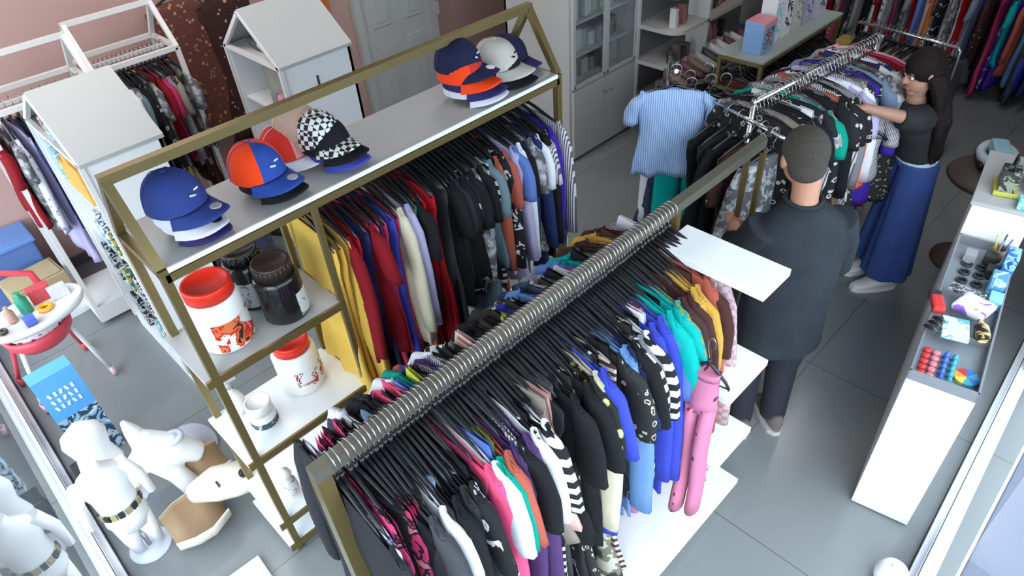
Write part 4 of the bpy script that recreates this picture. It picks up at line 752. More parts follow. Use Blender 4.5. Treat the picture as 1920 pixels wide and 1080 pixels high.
ibox(0.32, 0.10, 0.92, (0.13, 0.10, 0.02), pattern('speckled_blue_card', 'marks', [(0.55, 0.72, 0.75), (0.62, 0.78, 0.8), (0.12, 0.4, 0.45)], 26), 'pale blue speckled card packet lying across the counter tray', 'card_packet', 0.15, 'packet')
ibox(0.50, 0.14, 0.92, (0.13, 0.13, 0.03), pattern('purple_white_print', 'marks', [(0.6, 0.58, 0.66), (0.7, 0.68, 0.75), (0.28, 0.15, 0.62), (0.2, 0.1, 0.5)], 11), 'white and purple printed pouch on the counter', 'printed_pouch', -0.35, 'pouch', 0.012)
b_ = thing('gift_bottle', 'gold and black bottle-shaped packet lying near the window side of the counter', 'bottle', on1(0.31, 0.20, 0.93), CA + 0.2)
MB().lathe([(0.022, 0), (0.03, 0.02), (0.028, 0.07), (0.012, 0.10), (0.012, 0.13), (0, 0.13)], n=18, rot=Matrix.Rotation(PI / 2, 3, 'Y')).build('body', pattern('gold_dark', 'marks', [(0.03, 0.02, 0.02), (0.45, 0.34, 0.12), (0.7, 0.6, 0.35)], 20, rough=0.3), b_)
ibox(0.44, 0.01, 0.92, (0.10, 0.05, 0.035), mat('red_pouch', BR['red'], 0.6), 'red fabric pouch overhanging the aisle edge of the counter', 'red_pouch', 0.3, 'pouch', 0.012)
ibox(0.50, -0.01, 0.92, (0.05, 0.05, 0.03), mat('black_pouch', BR['black'], 0.6), 'black pouch beside the red one on the aisle edge of the counter', 'black_pouch', 0.1, 'pouch', 0.01)
for i in range(3):
    o = MB().tube([(-0.03, 0, 0), (0, 0.0, 0.014), (0.03, 0, 0.0)], 0.008, 8, rs=[0.004, 0.010, 0.004]).tube([(-0.03, 0.008, 0), (0, 0.012, 0.006), (0.03, 0.008, 0.0)], 0.004, 8).build('hair_clip', mat('dark_clip', (0.03, 0.03, 0.035), 0.3), None, on1(0.27 + 0.035 * i, 0.02 + 0.01 * i, ZC + 0.055), 1.2)
    tag(o, 'dark hair clip, %s of three lying at the aisle side of the counter' % ORD[i], 'hair clip', 'hair clips on the counter')
ibox(0.60, 0.10, 0.92, (0.06, 0.14, 0.012), pattern('grey_clip_card', 'marks', [(0.35, 0.35, 0.37), (0.05, 0.05, 0.05), (0.4, 0.4, 0.42)], 30), 'grey card with dark clips halfway along the counter', 'clip_card', -0.2, 'card')
for i in range(3):
    for j in range(2):
        o = MB().lathe([(0.016, 0), (0.024, 0.002), (0.024, 0.010), (0.016, 0.010), (0.016, 0)], n=20).build('bracelet', mat('dark_bangle', (0.05, 0.05, 0.06), 0.3, 0.4), None, on1(0.74 + 0.07 * i, 0.07 + 0.06 * j))
        tag(o, 'dark bangle in the far half of the counter tray, %s pair, %s side' % (ORD[i], ('aisle', 'window')[j]), 'bangle', 'bangles in the counter tray')
for i, (u, v, c, h, lab) in enumerate([(0.92, 0.07, 'grey', 0.05, 'grey velvet ring box near the tall counter'), (0.93, 0.15, 'black', 0.06, 'black ring box near the tall counter'), (0.84, 0.17, 'black', 0.05, 'black ring box beside the window side of the tray')]):
    ibox(u, v, ZC, (0.06, 0.05, h), mat('ringbox_' + c, BR[c], 0.6), lab, 'ring_box')
for i, (u, v, dd, m, lab) in enumerate([(0.74, 0.20, (0.10, 0.06, 0.08), pattern('blue_white_pack', 'marks', [(0.1, 0.3, 0.6), (0.5, 0.72, 0.85), (0.2, 0.5, 0.75)], 18), 'blue and white pack at the window side, middle of the counter'), (0.88, 0.22, (0.09, 0.05, 0.13), pattern('navy_blue_pack', 'marks', [(0.05, 0.15, 0.45), (0.25, 0.5, 0.75), (0.03, 0.08, 0.3)], 18), 'deep blue upright pack at the window side, before the tall counter'), (0.63, 0.21, (0.08, 0.05, 0.05), mat('cyan_pack', (0.25, 0.62, 0.78), 0.4), 'cyan pack lying at the window edge of the counter')]):
    ibox(u, v, ZC, dd, m, lab, 'pack', 0, 'pack')
v_ = thing('pen_cup', 'small cup of pens and tools between the counters on the window side', 'cup', on1(0.98, 0.17, ZC))
MB().lathe([(0.025, 0), (0.03, 0.07), (0.027, 0.07), (0.022, 0.004), (0, 0.004)], n=18).build('cup', mat('brown_cup', (0.2, 0.12, 0.06), 0.4), v_)
for i in range(4): MB().tube([(0.01 * math.cos(i * 1.6), 0.01 * math.sin(i * 1.6), 0.01), (0.03 * math.cos(i * 1.6), 0.03 * math.sin(i * 1.6), 0.13)], 0.004, 6).build('pen', mat('pen_%d' % i, [(0.02, 0.02, 0.02), (0.6, 0.5, 0.1), (0.3, 0.3, 0.3), (0.05, 0.1, 0.3)][i], 0.4), v_)
# on the tall counter
t = thing('shoulder_bag', 'black and clear shoulder bag with a yellow-green base on the tall counter', 'bag', cpos(1.24, 0.10, 1.10), CA + 0.1)
MB().box((0, 0, 0.012), (0.15, 0.10, 0.024), bev=0.006).build('base', mat('yellow_green_base', (0.42, 0.42, 0.06), 0.5), t)
MB().prism([(-0.07, 0.024), (0.07, 0.024), (0.055, 0.11), (-0.05, 0.12)], -0.035, 0.035, 'y').build('body', pattern('black_grey_bag', 'marks', [(0.02, 0.02, 0.02), (0.2, 0.22, 0.16), (0.04, 0.04, 0.04)], 24, rough=0.4), t)
MB().tube([(-0.04, 0, 0.11), (-0.03, 0, 0.17), (0.03, 0, 0.17), (0.05, 0, 0.11)], 0.006, 8).build('handle', BLACKP, t)
o = ibox(1.13, 0.20, 1.10, (0.09, 0.07, 0.03), pattern('cyan_print', 'marks', [(0.35, 0.7, 0.82), (0.1, 0.5, 0.6), (0.6, 0.85, 0.9)], 22), 'bright cyan printed box at the window corner of the tall counter', 'cyan_box')
o = ibox(1.30, 0.20, 1.10, (0.12, 0.04, 0.10), mat('navy_case', (0.06, 0.08, 0.13), 0.4), 'dark navy case upright behind the shoulder bag', 'navy_case', 0.1, 'case')
o = ibox(1.40, 0.13, 1.10, (0.08, 0.06, 0.05), mat('silver_tin', (0.5, 0.5, 0.52), 0.3, 0.6), 'silver tin at the far end of the tall counter', 'silver_tin', 0, 'tin')
# brown stuffed bundle and toy car ride further on
t = thing('side_table', 'low dark round table carrying a brown bundle and a white-blue ride toy at far right', 'table', (4.55, 0.56, 0))
MB().lathe([(0.0, 0.62), (0.26, 0.62), (0.27, 0.635), (0.26, 0.65), (0, 0.65)], n=32).build('table_top', mat('dark_wood', (0.08, 0.05, 0.04), 0.5), t); MB().tube([(0, 0, 0.03), (0, 0, 0.62)], 0.03, 12).build('column', mat('dark_wood', (0.08, 0.05, 0.04), 0.5), t); MB().lathe([(0, 0), (0.18, 0), (0.18, 0.02), (0.04, 0.04), (0, 0.04)], n=28).build('foot', mat('dark_wood', (0.08, 0.05, 0.04), 0.5), t)
bb = MB(); random.seed(4)
for i in range(9): bb.lathe([(0.0, -0.05), (0.035, -0.03), (0.05, 0), (0.035, 0.03), (0, 0.05)], n=12, c=(random.uniform(-0.10, 0.10), random.uniform(-0.06, 0.06), 0.05 + random.uniform(0, 0.07)))
o = bb.build('fabric_bundle', pattern('brown_bundle', 'marks', [(0.05, 0.04, 0.035), (0.22, 0.15, 0.12), (0.10, 0.08, 0.08)], 16), None, (4.42, 0.52, 0.652)); tag(o, 'bundle of brown and black cloth on the low round table at far right', 'cloth bundle')
rm = o.modifiers.new('remesh', 'REMESH'); rm.mode = 'VOXEL'; rm.voxel_size = 0.01; rm.use_smooth_shade = True
t = thing('ride_toy', 'white and pale blue toy with rounded bumper on the round table at far right', 'toy', (4.68, 0.62, 0.652), 0.4)
MB().lathe([(0.09, 0.03), (0.15, 0.03), (0.17, 0.06), (0.15, 0.09), (0.10, 0.08), (0.09, 0.03)], n=32, sy=0.7).build('bumper', mat('toy_white', (0.6, 0.66, 0.7), 0.3), t); MB().box((0, 0, 0.10), (0.16, 0.10, 0.08), bev=0.02).build('body', mat('toy_pale_blue', (0.3, 0.5, 0.62), 0.35), t)
for a in range(4): MB().lathe([(0, -0.01), (0.03, -0.01), (0.03, 0.01), (0, 0.01)], n=16, rot=Matrix.Rotation(PI / 2, 3, 'X'), c=(0.09 * (1 if a % 2 else -1), 0.09 * (1 if a > 1 else -1), 0.03)).build('wheel', BLACKP, t)

# ------------------------------------------------------------------ gold display counter with figurine boxes, far middle
GC_ = thing('gold_display_table', 'gold-framed table with a green-tinted glass top carrying figure boxes, far middle', 'display table', (4.26, 2.04, 0))
f = MB()
for x in (0, 1.14):
    for y in (0, 0.31): bar(f, (x, y, 0), (x, y, 1.08), 0.026)
for y in (0, 0.31): bar(f, (0, y, 1.075), (1.14, y, 1.075), 0.028); bar(f, (0, y, 0.78), (0, y, 0.80), 0.02)
for x in (0, 1.14): bar(f, (x, 0, 1.075), (x, 0.31, 1.075), 0.028); bar(f, (x, 0, 0.86), (x, 0.31, 0.86), 0.018)
f.build('frame', GOLD, GC_)
MB().box((0.57, 0.155, 1.097), (1.17, 0.345, 0.014)).build('glass_top', mat('green_grey_glass_top', (0.34, 0.38, 0.35), 0.12), GC_)
r_ = MB(); bar(r_, (0, 0.155, 1.03), (1.14, 0.155, 1.03), 0.018); r_.build('hanging_rail', GOLD, GC_)
fill_rail((4.30, 2.195, 1.03), (5.36, 2.195, 1.03), [(i / 23, k, c) for i, (k, c) in enumerate([('tee0', 'brown'), ('tee1', 'taupe'), ('tee2', 'black'), ('tee0', 'soot'), ('tee1', 'black'), ('tee2', 'p_brownprint'), ('tee0', 'black'), ('tee1', 'charcoal'), ('tee2', 'black'), ('tee0', 'soot'), ('tee1', 'grey'), ('tee2', 'black'), ('tee0', 'black'), ('tee1', 'soot'), ('tee2', 'charcoal'), ('tee0', 'grey'), ('tee1', 'black'), ('tee2', 'black'), ('tee0', 'soot'), ('tee1', 'black'), ('tee2', 'brown'), ('tee0', 'black'), ('tee1', 'soot'), ('tee2', 'black')])], 'gold display table', seed=31, scl=(1, 0.9, 1.0))
def fbox(x, y, w, d, h, m, lab, band=None, win=None):
    t = thing('figure_box', lab, 'boxed figure', (x, y, 1.104)); MB().box((0, 0, h / 2), (w, d, h), bev=0.003).build('carton', m, t)
    if win: MB().box((0, -d / 2 - 0.001, h * 0.48), (w * 0.62, 0.004, h * 0.62)).build('printed_window', win, t)
    if band: MB().box((0, -d / 2 - 0.001, h * 0.9), (w * 0.96, 0.005, h * 0.16)).build('header_band', band, t); MB().box((0, 0, h + 0.001), (w * .98, d * .98, 0.003)).build('lid_print', band, t)
    return t
WIN = [pattern('figure_print_%d' % i, 'marks', c, 16, rough=0.3) for i, c in enumerate([[(0.15, 0.28, 0.5), (0.02, 0.02, 0.03), (0.45, 0.55, 0.4), (0.3, 0.05, 0.1)], [(0.7, 0.7, 0.72), (0.2, 0.5, 0.55), (0.75, 0.75, 0.75)], [(0.7, 0.66, 0.68), (0.04, 0.03, 0.06), (0.65, 0.6, 0.65)], [(0.6, 0.58, 0.5), (0.25, 0.2, 0.18), (0.6, 0.6, 0.55)], [(0.45, 0.45, 0.55), (0.12, 0.10, 0.2), (0.55, 0.5, 0.6)]])]
PKB = mat('rose_print_band', (0.62, 0.22, 0.24), 0.45, noise=0.25, nscale=30)
fbox(4.42, 2.17, 0.17, 0.14, 0.21, mat('blue_carton', (0.20, 0.34, 0.58), 0.4), 'light blue figure box at the near end of the gold table', band=PKB, win=WIN[0])
fbox(4.61, 2.20, 0.10, 0.11, 0.34, mat('white_carton', (0.66, 0.64, 0.66), 0.4), 'white figure box directly behind the light blue one', win=WIN[1])
fbox(4.76, 2.20, 0.12, 0.11, 0.36, mat('white_carton', (0.6, 0.6, 0.6), 0.4), 'white figure box with a dark figure print, third on the gold table', win=WIN[2])
fbox(4.92, 2.20, 0.12, 0.11, 0.34, mat('putty_carton', (0.48, 0.46, 0.42), 0.4), 'putty-coloured figure box, fourth on the gold table', win=WIN[3])
fbox(5.08, 2.20, 0.13, 0.11, 0.34, mat('lavender_carton', (0.34, 0.33, 0.44), 0.4), 'lavender figure box, fifth on the gold table', win=WIN[4])
fbox(5.26, 2.19, 0.15, 0.12, 0.36, mat('pale_lilac_carton', (0.46, 0.45, 0.56), 0.4), 'pale lilac figure box at the far end of the gold table', win=WIN[4])
tag(MB().box((0, 0, 0.17), (0.42, 0.34, 0.34), bev=0.005).build('carton', mat('ochre_card', (0.36, 0.22, 0.06), 0.7, noise=0.1), None, (5.72, 2.0, 0.42)), 'ochre carton on a crate beyond the far end of the gold table', 'carton')
t = thing('crate', 'dark red-brown slatted crate beneath the ochre carton', 'crate', (5.72, 2.0, 0)); 
for z_ in (0.06, 0.2, 0.34): MB().box((0, -0.17, z_), (0.44, 0.015, 0.10)).build('slat', mat('red_brown_wood', (0.16, 0.04, 0.03), 0.6), t); MB().box((0, 0.17, z_), (0.44, 0.015, 0.10)).build('slat', mat('red_brown_wood', (0.16, 0.04, 0.03), 0.6), t)
MB().box((0, 0, 0.405), (0.44, 0.35, 0.02)).box((-0.21, 0, 0.2), (0.02, 0.33, 0.4)).box((0.21, 0, 0.2), (0.02, 0.33, 0.4)).build('case', mat('red_brown_wood', (0.16, 0.04, 0.03), 0.6), t)

# ------------------------------------------------------------------ chrome cross rack behind the man
xr = thing('chrome_rack', 'chrome cross-bar clothes rack crowded with prints between the man and the woman', 'clothes rack', (3.12, 1.5, 0))
f = MB(); f.tube([(0, 0, 0.03), (0, 0, 1.42)], 0.014, 10).build('post', CHROME, xr)
MB().tube([(1.16, -0.14, 0.03), (1.16, -0.14, 1.42)], 0.014, 10).build('post', CHROME, xr)
MB().tube([(-0.02, 0.0, 1.40), (1.2, -0.145, 1.40)], 0.013, 10).build('long_rail', CHROME, xr)
f = MB(); f.tube([(0.08, 0.26, 1.30), (-0.08, -0.24, 1.30)], 0.012, 10).box((0.05, 0.17, 1.30), (0.02, 0.03, 0.05)).box((-0.05, -0.14, 1.30), (0.02, 0.03, 0.05)); f.build('cross_bar', CHROME, xr)
f = MB(); f.tube([(0, -0.3, 0.02), (0, 0.3, 0.02)], 0.014, 8).tube([(1.16, -0.4, 0.02), (1.16, 0.15, 0.02)], 0.014, 8).tube([(0, 0, 0.02), (1.16, -0.14, 0.02)], 0.012, 8); f.build('base', CHROME, xr)
p0 = Vector((3.14, 1.495, 1.40)); p1 = Vector((4.28, 1.36, 1.40))
its = ['p_bwleaf', 'p_greym', 'taupe', 'p_bwleaf', 'p_bwmark', 'black', 'p_greym', 'white', 'p_bwleaf', 'green', 'p_bwstripe', 'p_greym', 'black', 'p_bwleaf', 'grey', 'rust', 'p_bwstripe', 'p_bwmark', 'grey', 'p_bwleaf', 'white', 'lilac', 'p_bwstripe', 'p_greym', 'p_leo', 'violet', 'p_leo', 'greydenim', 'p_camo', 'p_greym', 'darkred', 'navy', 'white', 'p_bwstripe', 'darkred', 'magenta', 'blush']
ks = ['long0', 'tee1', 'long1', 'tank1', 'long2', 'tee0', 'dress0', 'tee2']
fill_rail(p0, p1, [(0.02 + 0.96 * i / (len(its) - 1), ('dress0' if c in ('coralorange', 'violet', 'p_leo') else ks[(i * 5) % 8]), c) for i, c in enumerate(its)], 'chrome rack', seed=41, jitter=0.16, scl=(1.3, 1.2, 0.95), lift=0.05)
# front-facing blouse and the clothes around it
garment('tee1', C['p_blue'], (3.10, 1.96, 1.46), math.radians(218), 'light blue striped blouse facing front at the end of the chrome rack', 'blouse').scale = (1.6, 0.86, 0.86)
hanger((3.10, 1.96, 1.46), math.radians(218), 'black hanger of the light blue striped front-facing blouse', None)
t = thing('garment_stand', 'chrome single-arm stand holding the light blue blouse', 'garment stand', (3.10, 1.99, 0)); MB().tube([(0.16, 0.12, 0.02), (0.16, 0.12, 1.41), (0.14, 0.10, 1.455), (0.0, -0.03, 1.455), (-0.03, -0.05, 1.47)], 0.011, 8).build('arm', CHROME, t); MB().tube([(-0.1, 0.12, 0.02), (0.42, 0.12, 0.02)], 0.012, 8).tube([(0.16, -0.1, 0.02), (0.16, 0.35, 0.02)], 0.012, 8).build('foot', CHROME, t)
for i, (x, y, k, c, an) in enumerate([(3.20, 1.92, 'pants0', 'teal', 218), (3.24, 2.05, 'pants1', 'white', 218), (3.30, 1.86, 'long1', 'darkdenim', 215), (3.36, 1.80, 'dress0', 'p_bwmark', 212), (3.28, 1.98, 'dress0', 'darkdenim', 218), (3.42, 1.95, 'long2', 'black', 200)]):
    garment(k, C[c], (x, y, 1.36), math.radians(an), DESC[c] + ' ' + CATN[k[:-1]] + ' hanging just behind the light blue striped blouse', CATN[k[:-1]], 'clothes behind the blue blouse'); hanger((x, y, 1.36), math.radians(an), 'black hanger of the ' + DESC[c] + ' ' + CATN[k[:-1]] + ' behind the blue blouse', 'hangers behind the blue blouse')
q0 = Vector((3.20, 1.76, 1.30)); q1 = Vector((3.04, 1.26, 1.30))
for i, (k, c) in enumerate([('dress2', 'black'), ('dress1', 'soot'), ('long2', 'black'), ('dress0', 'brown'), ('tee2', 'p_brownprint'), ('long1', 'p_greym')]):
    l = q0 + (q1 - q0) * (0.1 + i * 0.15); garment(k, C[c], l, math.radians(-108), DESC[c] + ' ' + CATN[k[:-1]] + ' hanging on the short cross bar of the chrome rack', CATN[k[:-1]], 'clothes on the cross bar'); hanger(l, math.radians(-108), 'black hanger of the ' + DESC[c] + ' ' + CATN[k[:-1]] + ' on the cross bar', 'hangers on the cross bar')
# shoe tree pieces / bags near the centre rack foot, plinth between the people
t = thing('display_plinth', 'white display plinth on the floor between the man and the woman', 'plinth', (4.35, 1.42, 0), 0.0)
MB().box((0, 0, 0.26), (0.34, 0.40, 0.50), bev=0.006).build('body', SHELFG, t); MB().box((0, 0, 0.52), (0.37, 0.43, 0.02)).build('top', WHITE, t)
t = thing('mirror_stand', 'slim olive-green framed standing panel beside the man', 'panel', (3.62, 1.16, 0), 0.5)
MB().box((-0.09, 0, 0.36), (0.02, 0.02, 0.72)).box((0.09, 0, 0.36), (0.02, 0.02, 0.72)).box((0, 0, 0.71), (0.2, 0.02, 0.02)).box((0, 0, 0.01), (0.2, 0.16, 0.02)).build('frame', GOLDL, t); MB().box((0, 0, 0.36), (0.17, 0.008, 0.68)).build('panel', mat('sage_panel', (0.17, 0.20, 0.16), 0.4), t)
for i, (x, y, c, lab) in enumerate([(2.72, 1.62, (0.28, 0.11, 0.03), 'tan brown bag on the floor behind the end of the centre rack'), (2.98, 1.42, (0.04, 0.02, 0.03), 'dark plum bag on the floor behind the end of the centre rack'), (2.62, 1.86, (0.05, 0.03, 0.03), 'black-brown bag nearest the end post of the centre rack')]):
    bag((x, y, 0), 0.4 * i, 0.30, 0.42, 0.18, mat('bag_leather_%d' % i, c, 0.5), lab)

# ------------------------------------------------------------------ rounded white wall shelves with goods, right of the cabinet
rs = thing('rounded_shelf_unit', 'white open shelf unit with rounded end right of the tall cabinet', 'shelf unit', (4.76, 3.02, 0))
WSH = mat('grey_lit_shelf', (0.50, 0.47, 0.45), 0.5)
def rshelf(z):
    out = [(0.98, 0.42), (0.0, 0.42), (0.0, 0.14)] + [(0.12 - 0.12 * math.cos(a), 0.14 - 0.14 * math.sin(a)) for a in [q * PI / 2 / 8 for q in range(1, 9)]] + [(0.98, 0.0)]
    return MB().prism(out, z - 0.02, z + 0.012)
for z in (0.30, 0.62, 0.92, 1.20): rshelf(z).build('shelf', WSH, rs)
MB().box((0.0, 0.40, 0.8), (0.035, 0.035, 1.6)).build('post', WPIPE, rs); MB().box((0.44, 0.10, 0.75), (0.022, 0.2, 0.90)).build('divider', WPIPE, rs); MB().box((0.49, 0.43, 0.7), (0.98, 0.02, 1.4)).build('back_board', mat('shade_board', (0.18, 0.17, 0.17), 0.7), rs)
random.seed(17)
for lv, z0 in enumerate((0.312, 0.632, 0.932, 1.212)):
    k = 0; x = 4.86
    while x < 5.68 and k < 14:
        wd = random.uniform(0.045, 0.075); hh = random.uniform(0.08, 0.16)
        if not (5.16 < x + wd and x - wd / 2 < 5.23):
            c = random.choice([(0.6, 0.58, 0.56), (0.35, 0.14, 0.13), (0.04, 0.04, 0.04), (0.5, 0.32, 0.3), (0.15, 0.13, 0.12), (0.25, 0.22, 0.2)]); m = mat('goods_%02d%02d%02d' % tuple(int(q * 99) for q in c), c, 0.5)
            if random.random() < 0.5: o = MB().lathe([(wd * .42, 0), (wd * .44, hh * .65), (wd * .2, hh * .8), (wd * .2, hh)], n=12).build('bottle', m, None, (x, 3.14 + random.uniform(0, 0.02), z0))
            else: o = MB().box((0, 0, hh / 2), (wd * .8, 0.06, hh), bev=0.004).build('small_box', m, None, (x, 3.14, z0))
            tag(o, '%s item from the left on the %s shelf of the rounded unit' % (ORD[k], ('lowest', 'second', 'third', 'top')[lv]), 'goods', 'goods on the rounded unit'); k += 1
        x += wd + 0.008
# clutter of dark shoes and bags on a low grey rack beneath / beside it
lr2 = thing('low_shelf_rack', 'low grey metal rack of dark shoes before the rounded shelf unit', 'rack', (4.30, 2.62, 0))
f = MB()
for x in (0, 1.3):
    for y in (0, 0.26): bar(f, (x, y, 0), (x, y, 0.74), 0.018)
for z in (0.2, 0.46, 0.72):
    f.box((0.65, 0.13, z), (1.32, 0.27, 0.012))
f.build('frame', mat('grey_metal', (0.16, 0.16, 0.17), 0.4, 0.5), lr2)
def shoe_mesh():
    mb = MB(); rings = []
    for q in range(8):
        v = q / 7; x = -0.11 + 0.22 * v; w_ = 0.030 + 0.010 * math.sin(v * PI) + 0.004 * v; h_ = 0.075 * (1 - v) ** 0.8 + 0.028
        if q == 0 or q == 7: w_ *= 0.6
        rings.append(mb.ring([(x, w_ * math.cos(a), h_ / 2 + h_ / 2 * math.sin(a)) for a in [2 * PI * k / 12 for k in range(12)]]))
    mb.skin(rings, 0); return mb.mesh('shoe', DUMMY)
SHM = shoe_mesh(); k = 0
SC = [((0.03, 0.03, 0.03), 'black'), ((0.14, 0.09, 0.07), 'brown'), ((0.30, 0.28, 0.28), 'grey'), ((0.5, 0.48, 0.5), 'pale grey'), ((0.08, 0.03, 0.04), 'maroon')]
for lv, z in enumerate((0.206, 0.466, 0.726)):
    for i in range(12):
        o = obj('shoe', SHM, None, (4.36 + i * 0.105, 2.75, z), -PI / 2); ci = random.randrange(5); o.material_slots[0].link = 'OBJECT'; o.material_slots[0].material = mat('shoe_' + SC[ci][1], SC[ci][0], 0.5)
        tag(o, '%s shoe, %s from the left on the %s tier of the low rack' % (SC[ci][1], ORD[i], ('bottom', 'middle', 'top')[lv]), 'shoe', 'shoes on the low grey rack')

# ------------------------------------------------------------------ far low rail and far wall rails
fr = thing('low_chrome_rail', 'low chrome clothes rail at the far end behind the woman', 'clothes rack', (5.75, 1.25, 0))
f = MB(); f.tube([(0, 0, 0.0), (0, 0, 0.88), (0, 0.02, 0.9), (0.12, 0.80, 0.9), (0.12, 0.82, 0.88), (0.12, 0.82, 0)], 0.013, 10).build('rail_frame', CHROME, fr)
fcol = ['charcoal', 'p_greym', 'grey', 'p_bwstripe', 'taupe', 'p_bwmark', 'white', 'p_greym', 'brown', 'grey', 'p_bwleaf', 'charcoal', 'blush', 'p_greym', 'taupe', 'black', 'grey', 'p_bwstripe', 'p_brownprint', 'p_greym', 'charcoal', 'darkred', 'grey', 'p_bwleaf']
fill_rail((5.755, 1.28, 0.9), (5.865, 2.02, 0.9), [(i / 23, ('tee0', 'tank1', 'tee1')[i % 3], c) for i, c in enumerate(fcol)], 'low chrome rail', seed=51, scl=(1, 0.95, 0.9))
wr = thing('wall_rail', 'long steel rail fixed along the far wall, loaded with clothes', 'clothes rail', (7.25, 0.7, 1.02))
f = MB(); f.tube([(0, 0, 0), (0, 2.7, 0)], 0.014, 10).build('rail', STEEL, wr)
for y in (0.05, 0.9, 1.8, 2.65): MB().tube([(0, y, 0), (0.35, y, 0.0)], 0.01, 8).build('bracket', STEEL, wr)
random.seed(61); wc = ['blue', 'navy', 'denim', 'p_violet', 'purple', 'white', 'p_bwstripe', 'red', 'darkred', 'rust', 'magenta', 'greydenim', 'p_greym', 'orange', 'lilac', 'royal', 'violet', 'black', 'p_plaid', 'p_floralwb', 'blush', 'taupe', 'charcoal', 'teal', 'p_brownprint', 'red', 'p_bwmark']
seq = []
for i in range(58):
    y = i / 57; c = wc[(i * 7) % len(wc)] if y < 0.5 else ['p_greym', 'charcoal', 'magenta', 'p_bwstripe', 'taupe', 'darkred', 'white', 'black', 'p_brownprint', 'grey'][i % 10]
    seq.append((y, ('dress0', 'dress1', 'pants1', 'long2', 'dress0', 'tee2')[i % 6], c))
fill_rail((7.25, 0.75, 1.02), (7.25, 3.35, 1.02), seq, 'far wall rail', seed=62, scl=(1, 1.1, 0.86))

# ------------------------------------------------------------------ people
SKIN = mat('warm_skin', (0.42, 0.20, 0.13), 0.55, noise=0.05, nscale=30); SKIN2 = mat('tanned_skin', (0.36, 0.19, 0.13), 0.55, noise=0.05, nscale=30)
EYEW = mat('eye_white', (0.7, 0.68, 0.66), 0.3); EYED = mat('eye_dark', (0.02, 0.012, 0.01), 0.2); LIPS = mat('lips', (0.40, 0.10, 0.09), 0.5)
def remesh(o, vs, it=6):
    r = o.modifiers.new('remesh', 'REMESH'); r.mode = 'VOXEL'; r.voxel_size = vs; r.use_smooth_shade = True
    s_ = o.modifiers.new('smooth', 'SMOOTH'); s_.iterations = it; s_.factor = 0.5; return o
def ell(mb, c, r, rot=None, n=18, m=10):
    rings = []
    for j in range(1, m):
        a = -PI / 2 + PI * j / m
        P = [Vector((math.cos(a) * math.cos(2 * PI * k / n) * r[0], math.cos(a) * math.sin(2 * PI * k / n) * r[1], math.sin(a) * r[2])) for k in range(n)]
        rings.append(mb.ring([Vector(c) + (rot @ p if rot else p) for p in P]))
    mb.skin(rings, 0)
def limb(mb, pts, rs):
    mb.tube(pts, 0.05, 14, rs=rs)
    for p, r in zip(pts, rs): ell(mb, p, (r, r, r), n=12, m=8)
def hand(mb, w, d, up, curl=0.5, s=1.0, side=1):
    """palm at wrist w going along d; up = back-of-hand normal; five fingers of unequal length"""
    w = Vector(w); d = Vector(d).normalized(); n = Vector(up); n = (n - d * n.dot(d)).normalized(); l = d.cross(n) * side
    for k in range(5): ell(mb, w + d * (0.018 + 0.017 * k) * s, (0.020 * s, 0.020 * s, 0.020 * s), n=8, m=6); ell(mb, w + (d * (0.03 + 0.015 * k) + l * 0.022) * s, (0.014 * s,) * 3, n=8, m=6); ell(mb, w + (d * (0.03 + 0.015 * k) - l * 0.022) * s, (0.014 * s,) * 3, n=8, m=6)
    for k, (off, ln) in enumerate(((0.030, 0.066), (0.010, 0.076), (-0.010, 0.070), (-0.029, 0.056))):
        p = w + (d * 0.09 + l * off) * s; q = p; dd = d.copy(); P = [p]
        for j in range(3): dd = (dd - n * curl * 0.55 + l * off * 0.4).normalized(); q = q + dd * ln / 3 * s; P.append(q)
        mb.tube(P, 0.008 * s, 8, rs=[0.0095 * s, 0.0088 * s, 0.008 * s, 0.0065 * s])
    p = w + (d * 0.03 + l * 0.030) * s; mb.tube([p, p + (d * 0.025 + l * 0.022 - n * 0.01) * s, p + (d * 0.05 + l * 0.026 - n * 0.022) * s], 0.009 * s, 8, rs=[0.013 * s, 0.011 * s, 0.008 * s])
def head(mb, c, R_, s=1.0):
    """c = head centre, R_ columns: right, forward, up"""
    P = lambda x, y, z: Vector(c) + R_ @ Vector((x * s, y * s, z * s))
    ell(mb, P(0, -0.008, 0.025), (0.076 * s, 0.094 * s, 0.090 * s), R_); ell(mb, P(0, 0.022, -0.045), (0.056 * s, 0.062 * s, 0.068 * s), R_); ell(mb, P(0, 0.055, -0.095), (0.028 * s, 0.024 * s, 0.020 * s), R_)
    mb.tube([P(0, 0.082, 0.012), P(0, 0.098, -0.022), P(0, 0.092, -0.034)], 0.01, 8, rs=[0.008 * s, 0.013 * s, 0.012 * s])
    for q in (-1, 1): ell(mb, P(q * 0.078, -0.005, -0.008), (0.010 * s, 0.020 * s, 0.030 * s), R_); ell(mb, P(q * 0.03, 0.078, 0.022), (0.022 * s, 0.010 * s, 0.008 * s), R_)
def face_bits(parent, c, R_, s=1.0):
    P = lambda x, y, z: Vector(c) + R_ @ Vector((x * s, y * s, z * s))
    for q in (-1, 1):
        e = MB(); ell(e, P(q * 0.031, 0.072, 0.004), (0.013 * s, 0.010 * s, 0.008 * s), R_); e_ = e.build('eye', EYEW, parent); i_ = MB(); ell(i_, P(q * 0.031, 0.079, 0.004), (0.006 * s, 0.004 * s, 0.006 * s), R_); i_.build('iris', EYED, e_)
        b = MB(); b.tube([P(q * 0.015, 0.088, 0.024), P(q * 0.032, 0.086, 0.030), P(q * 0.05, 0.072, 0.024)], 0.004 * s, 6); b.build('eyebrow', EYED, parent)
    m = MB(); ell(m, P(0, 0.080, -0.062), (0.023 * s, 0.010 * s, 0.008 * s), R_); m.build('lips', LIPS, parent)
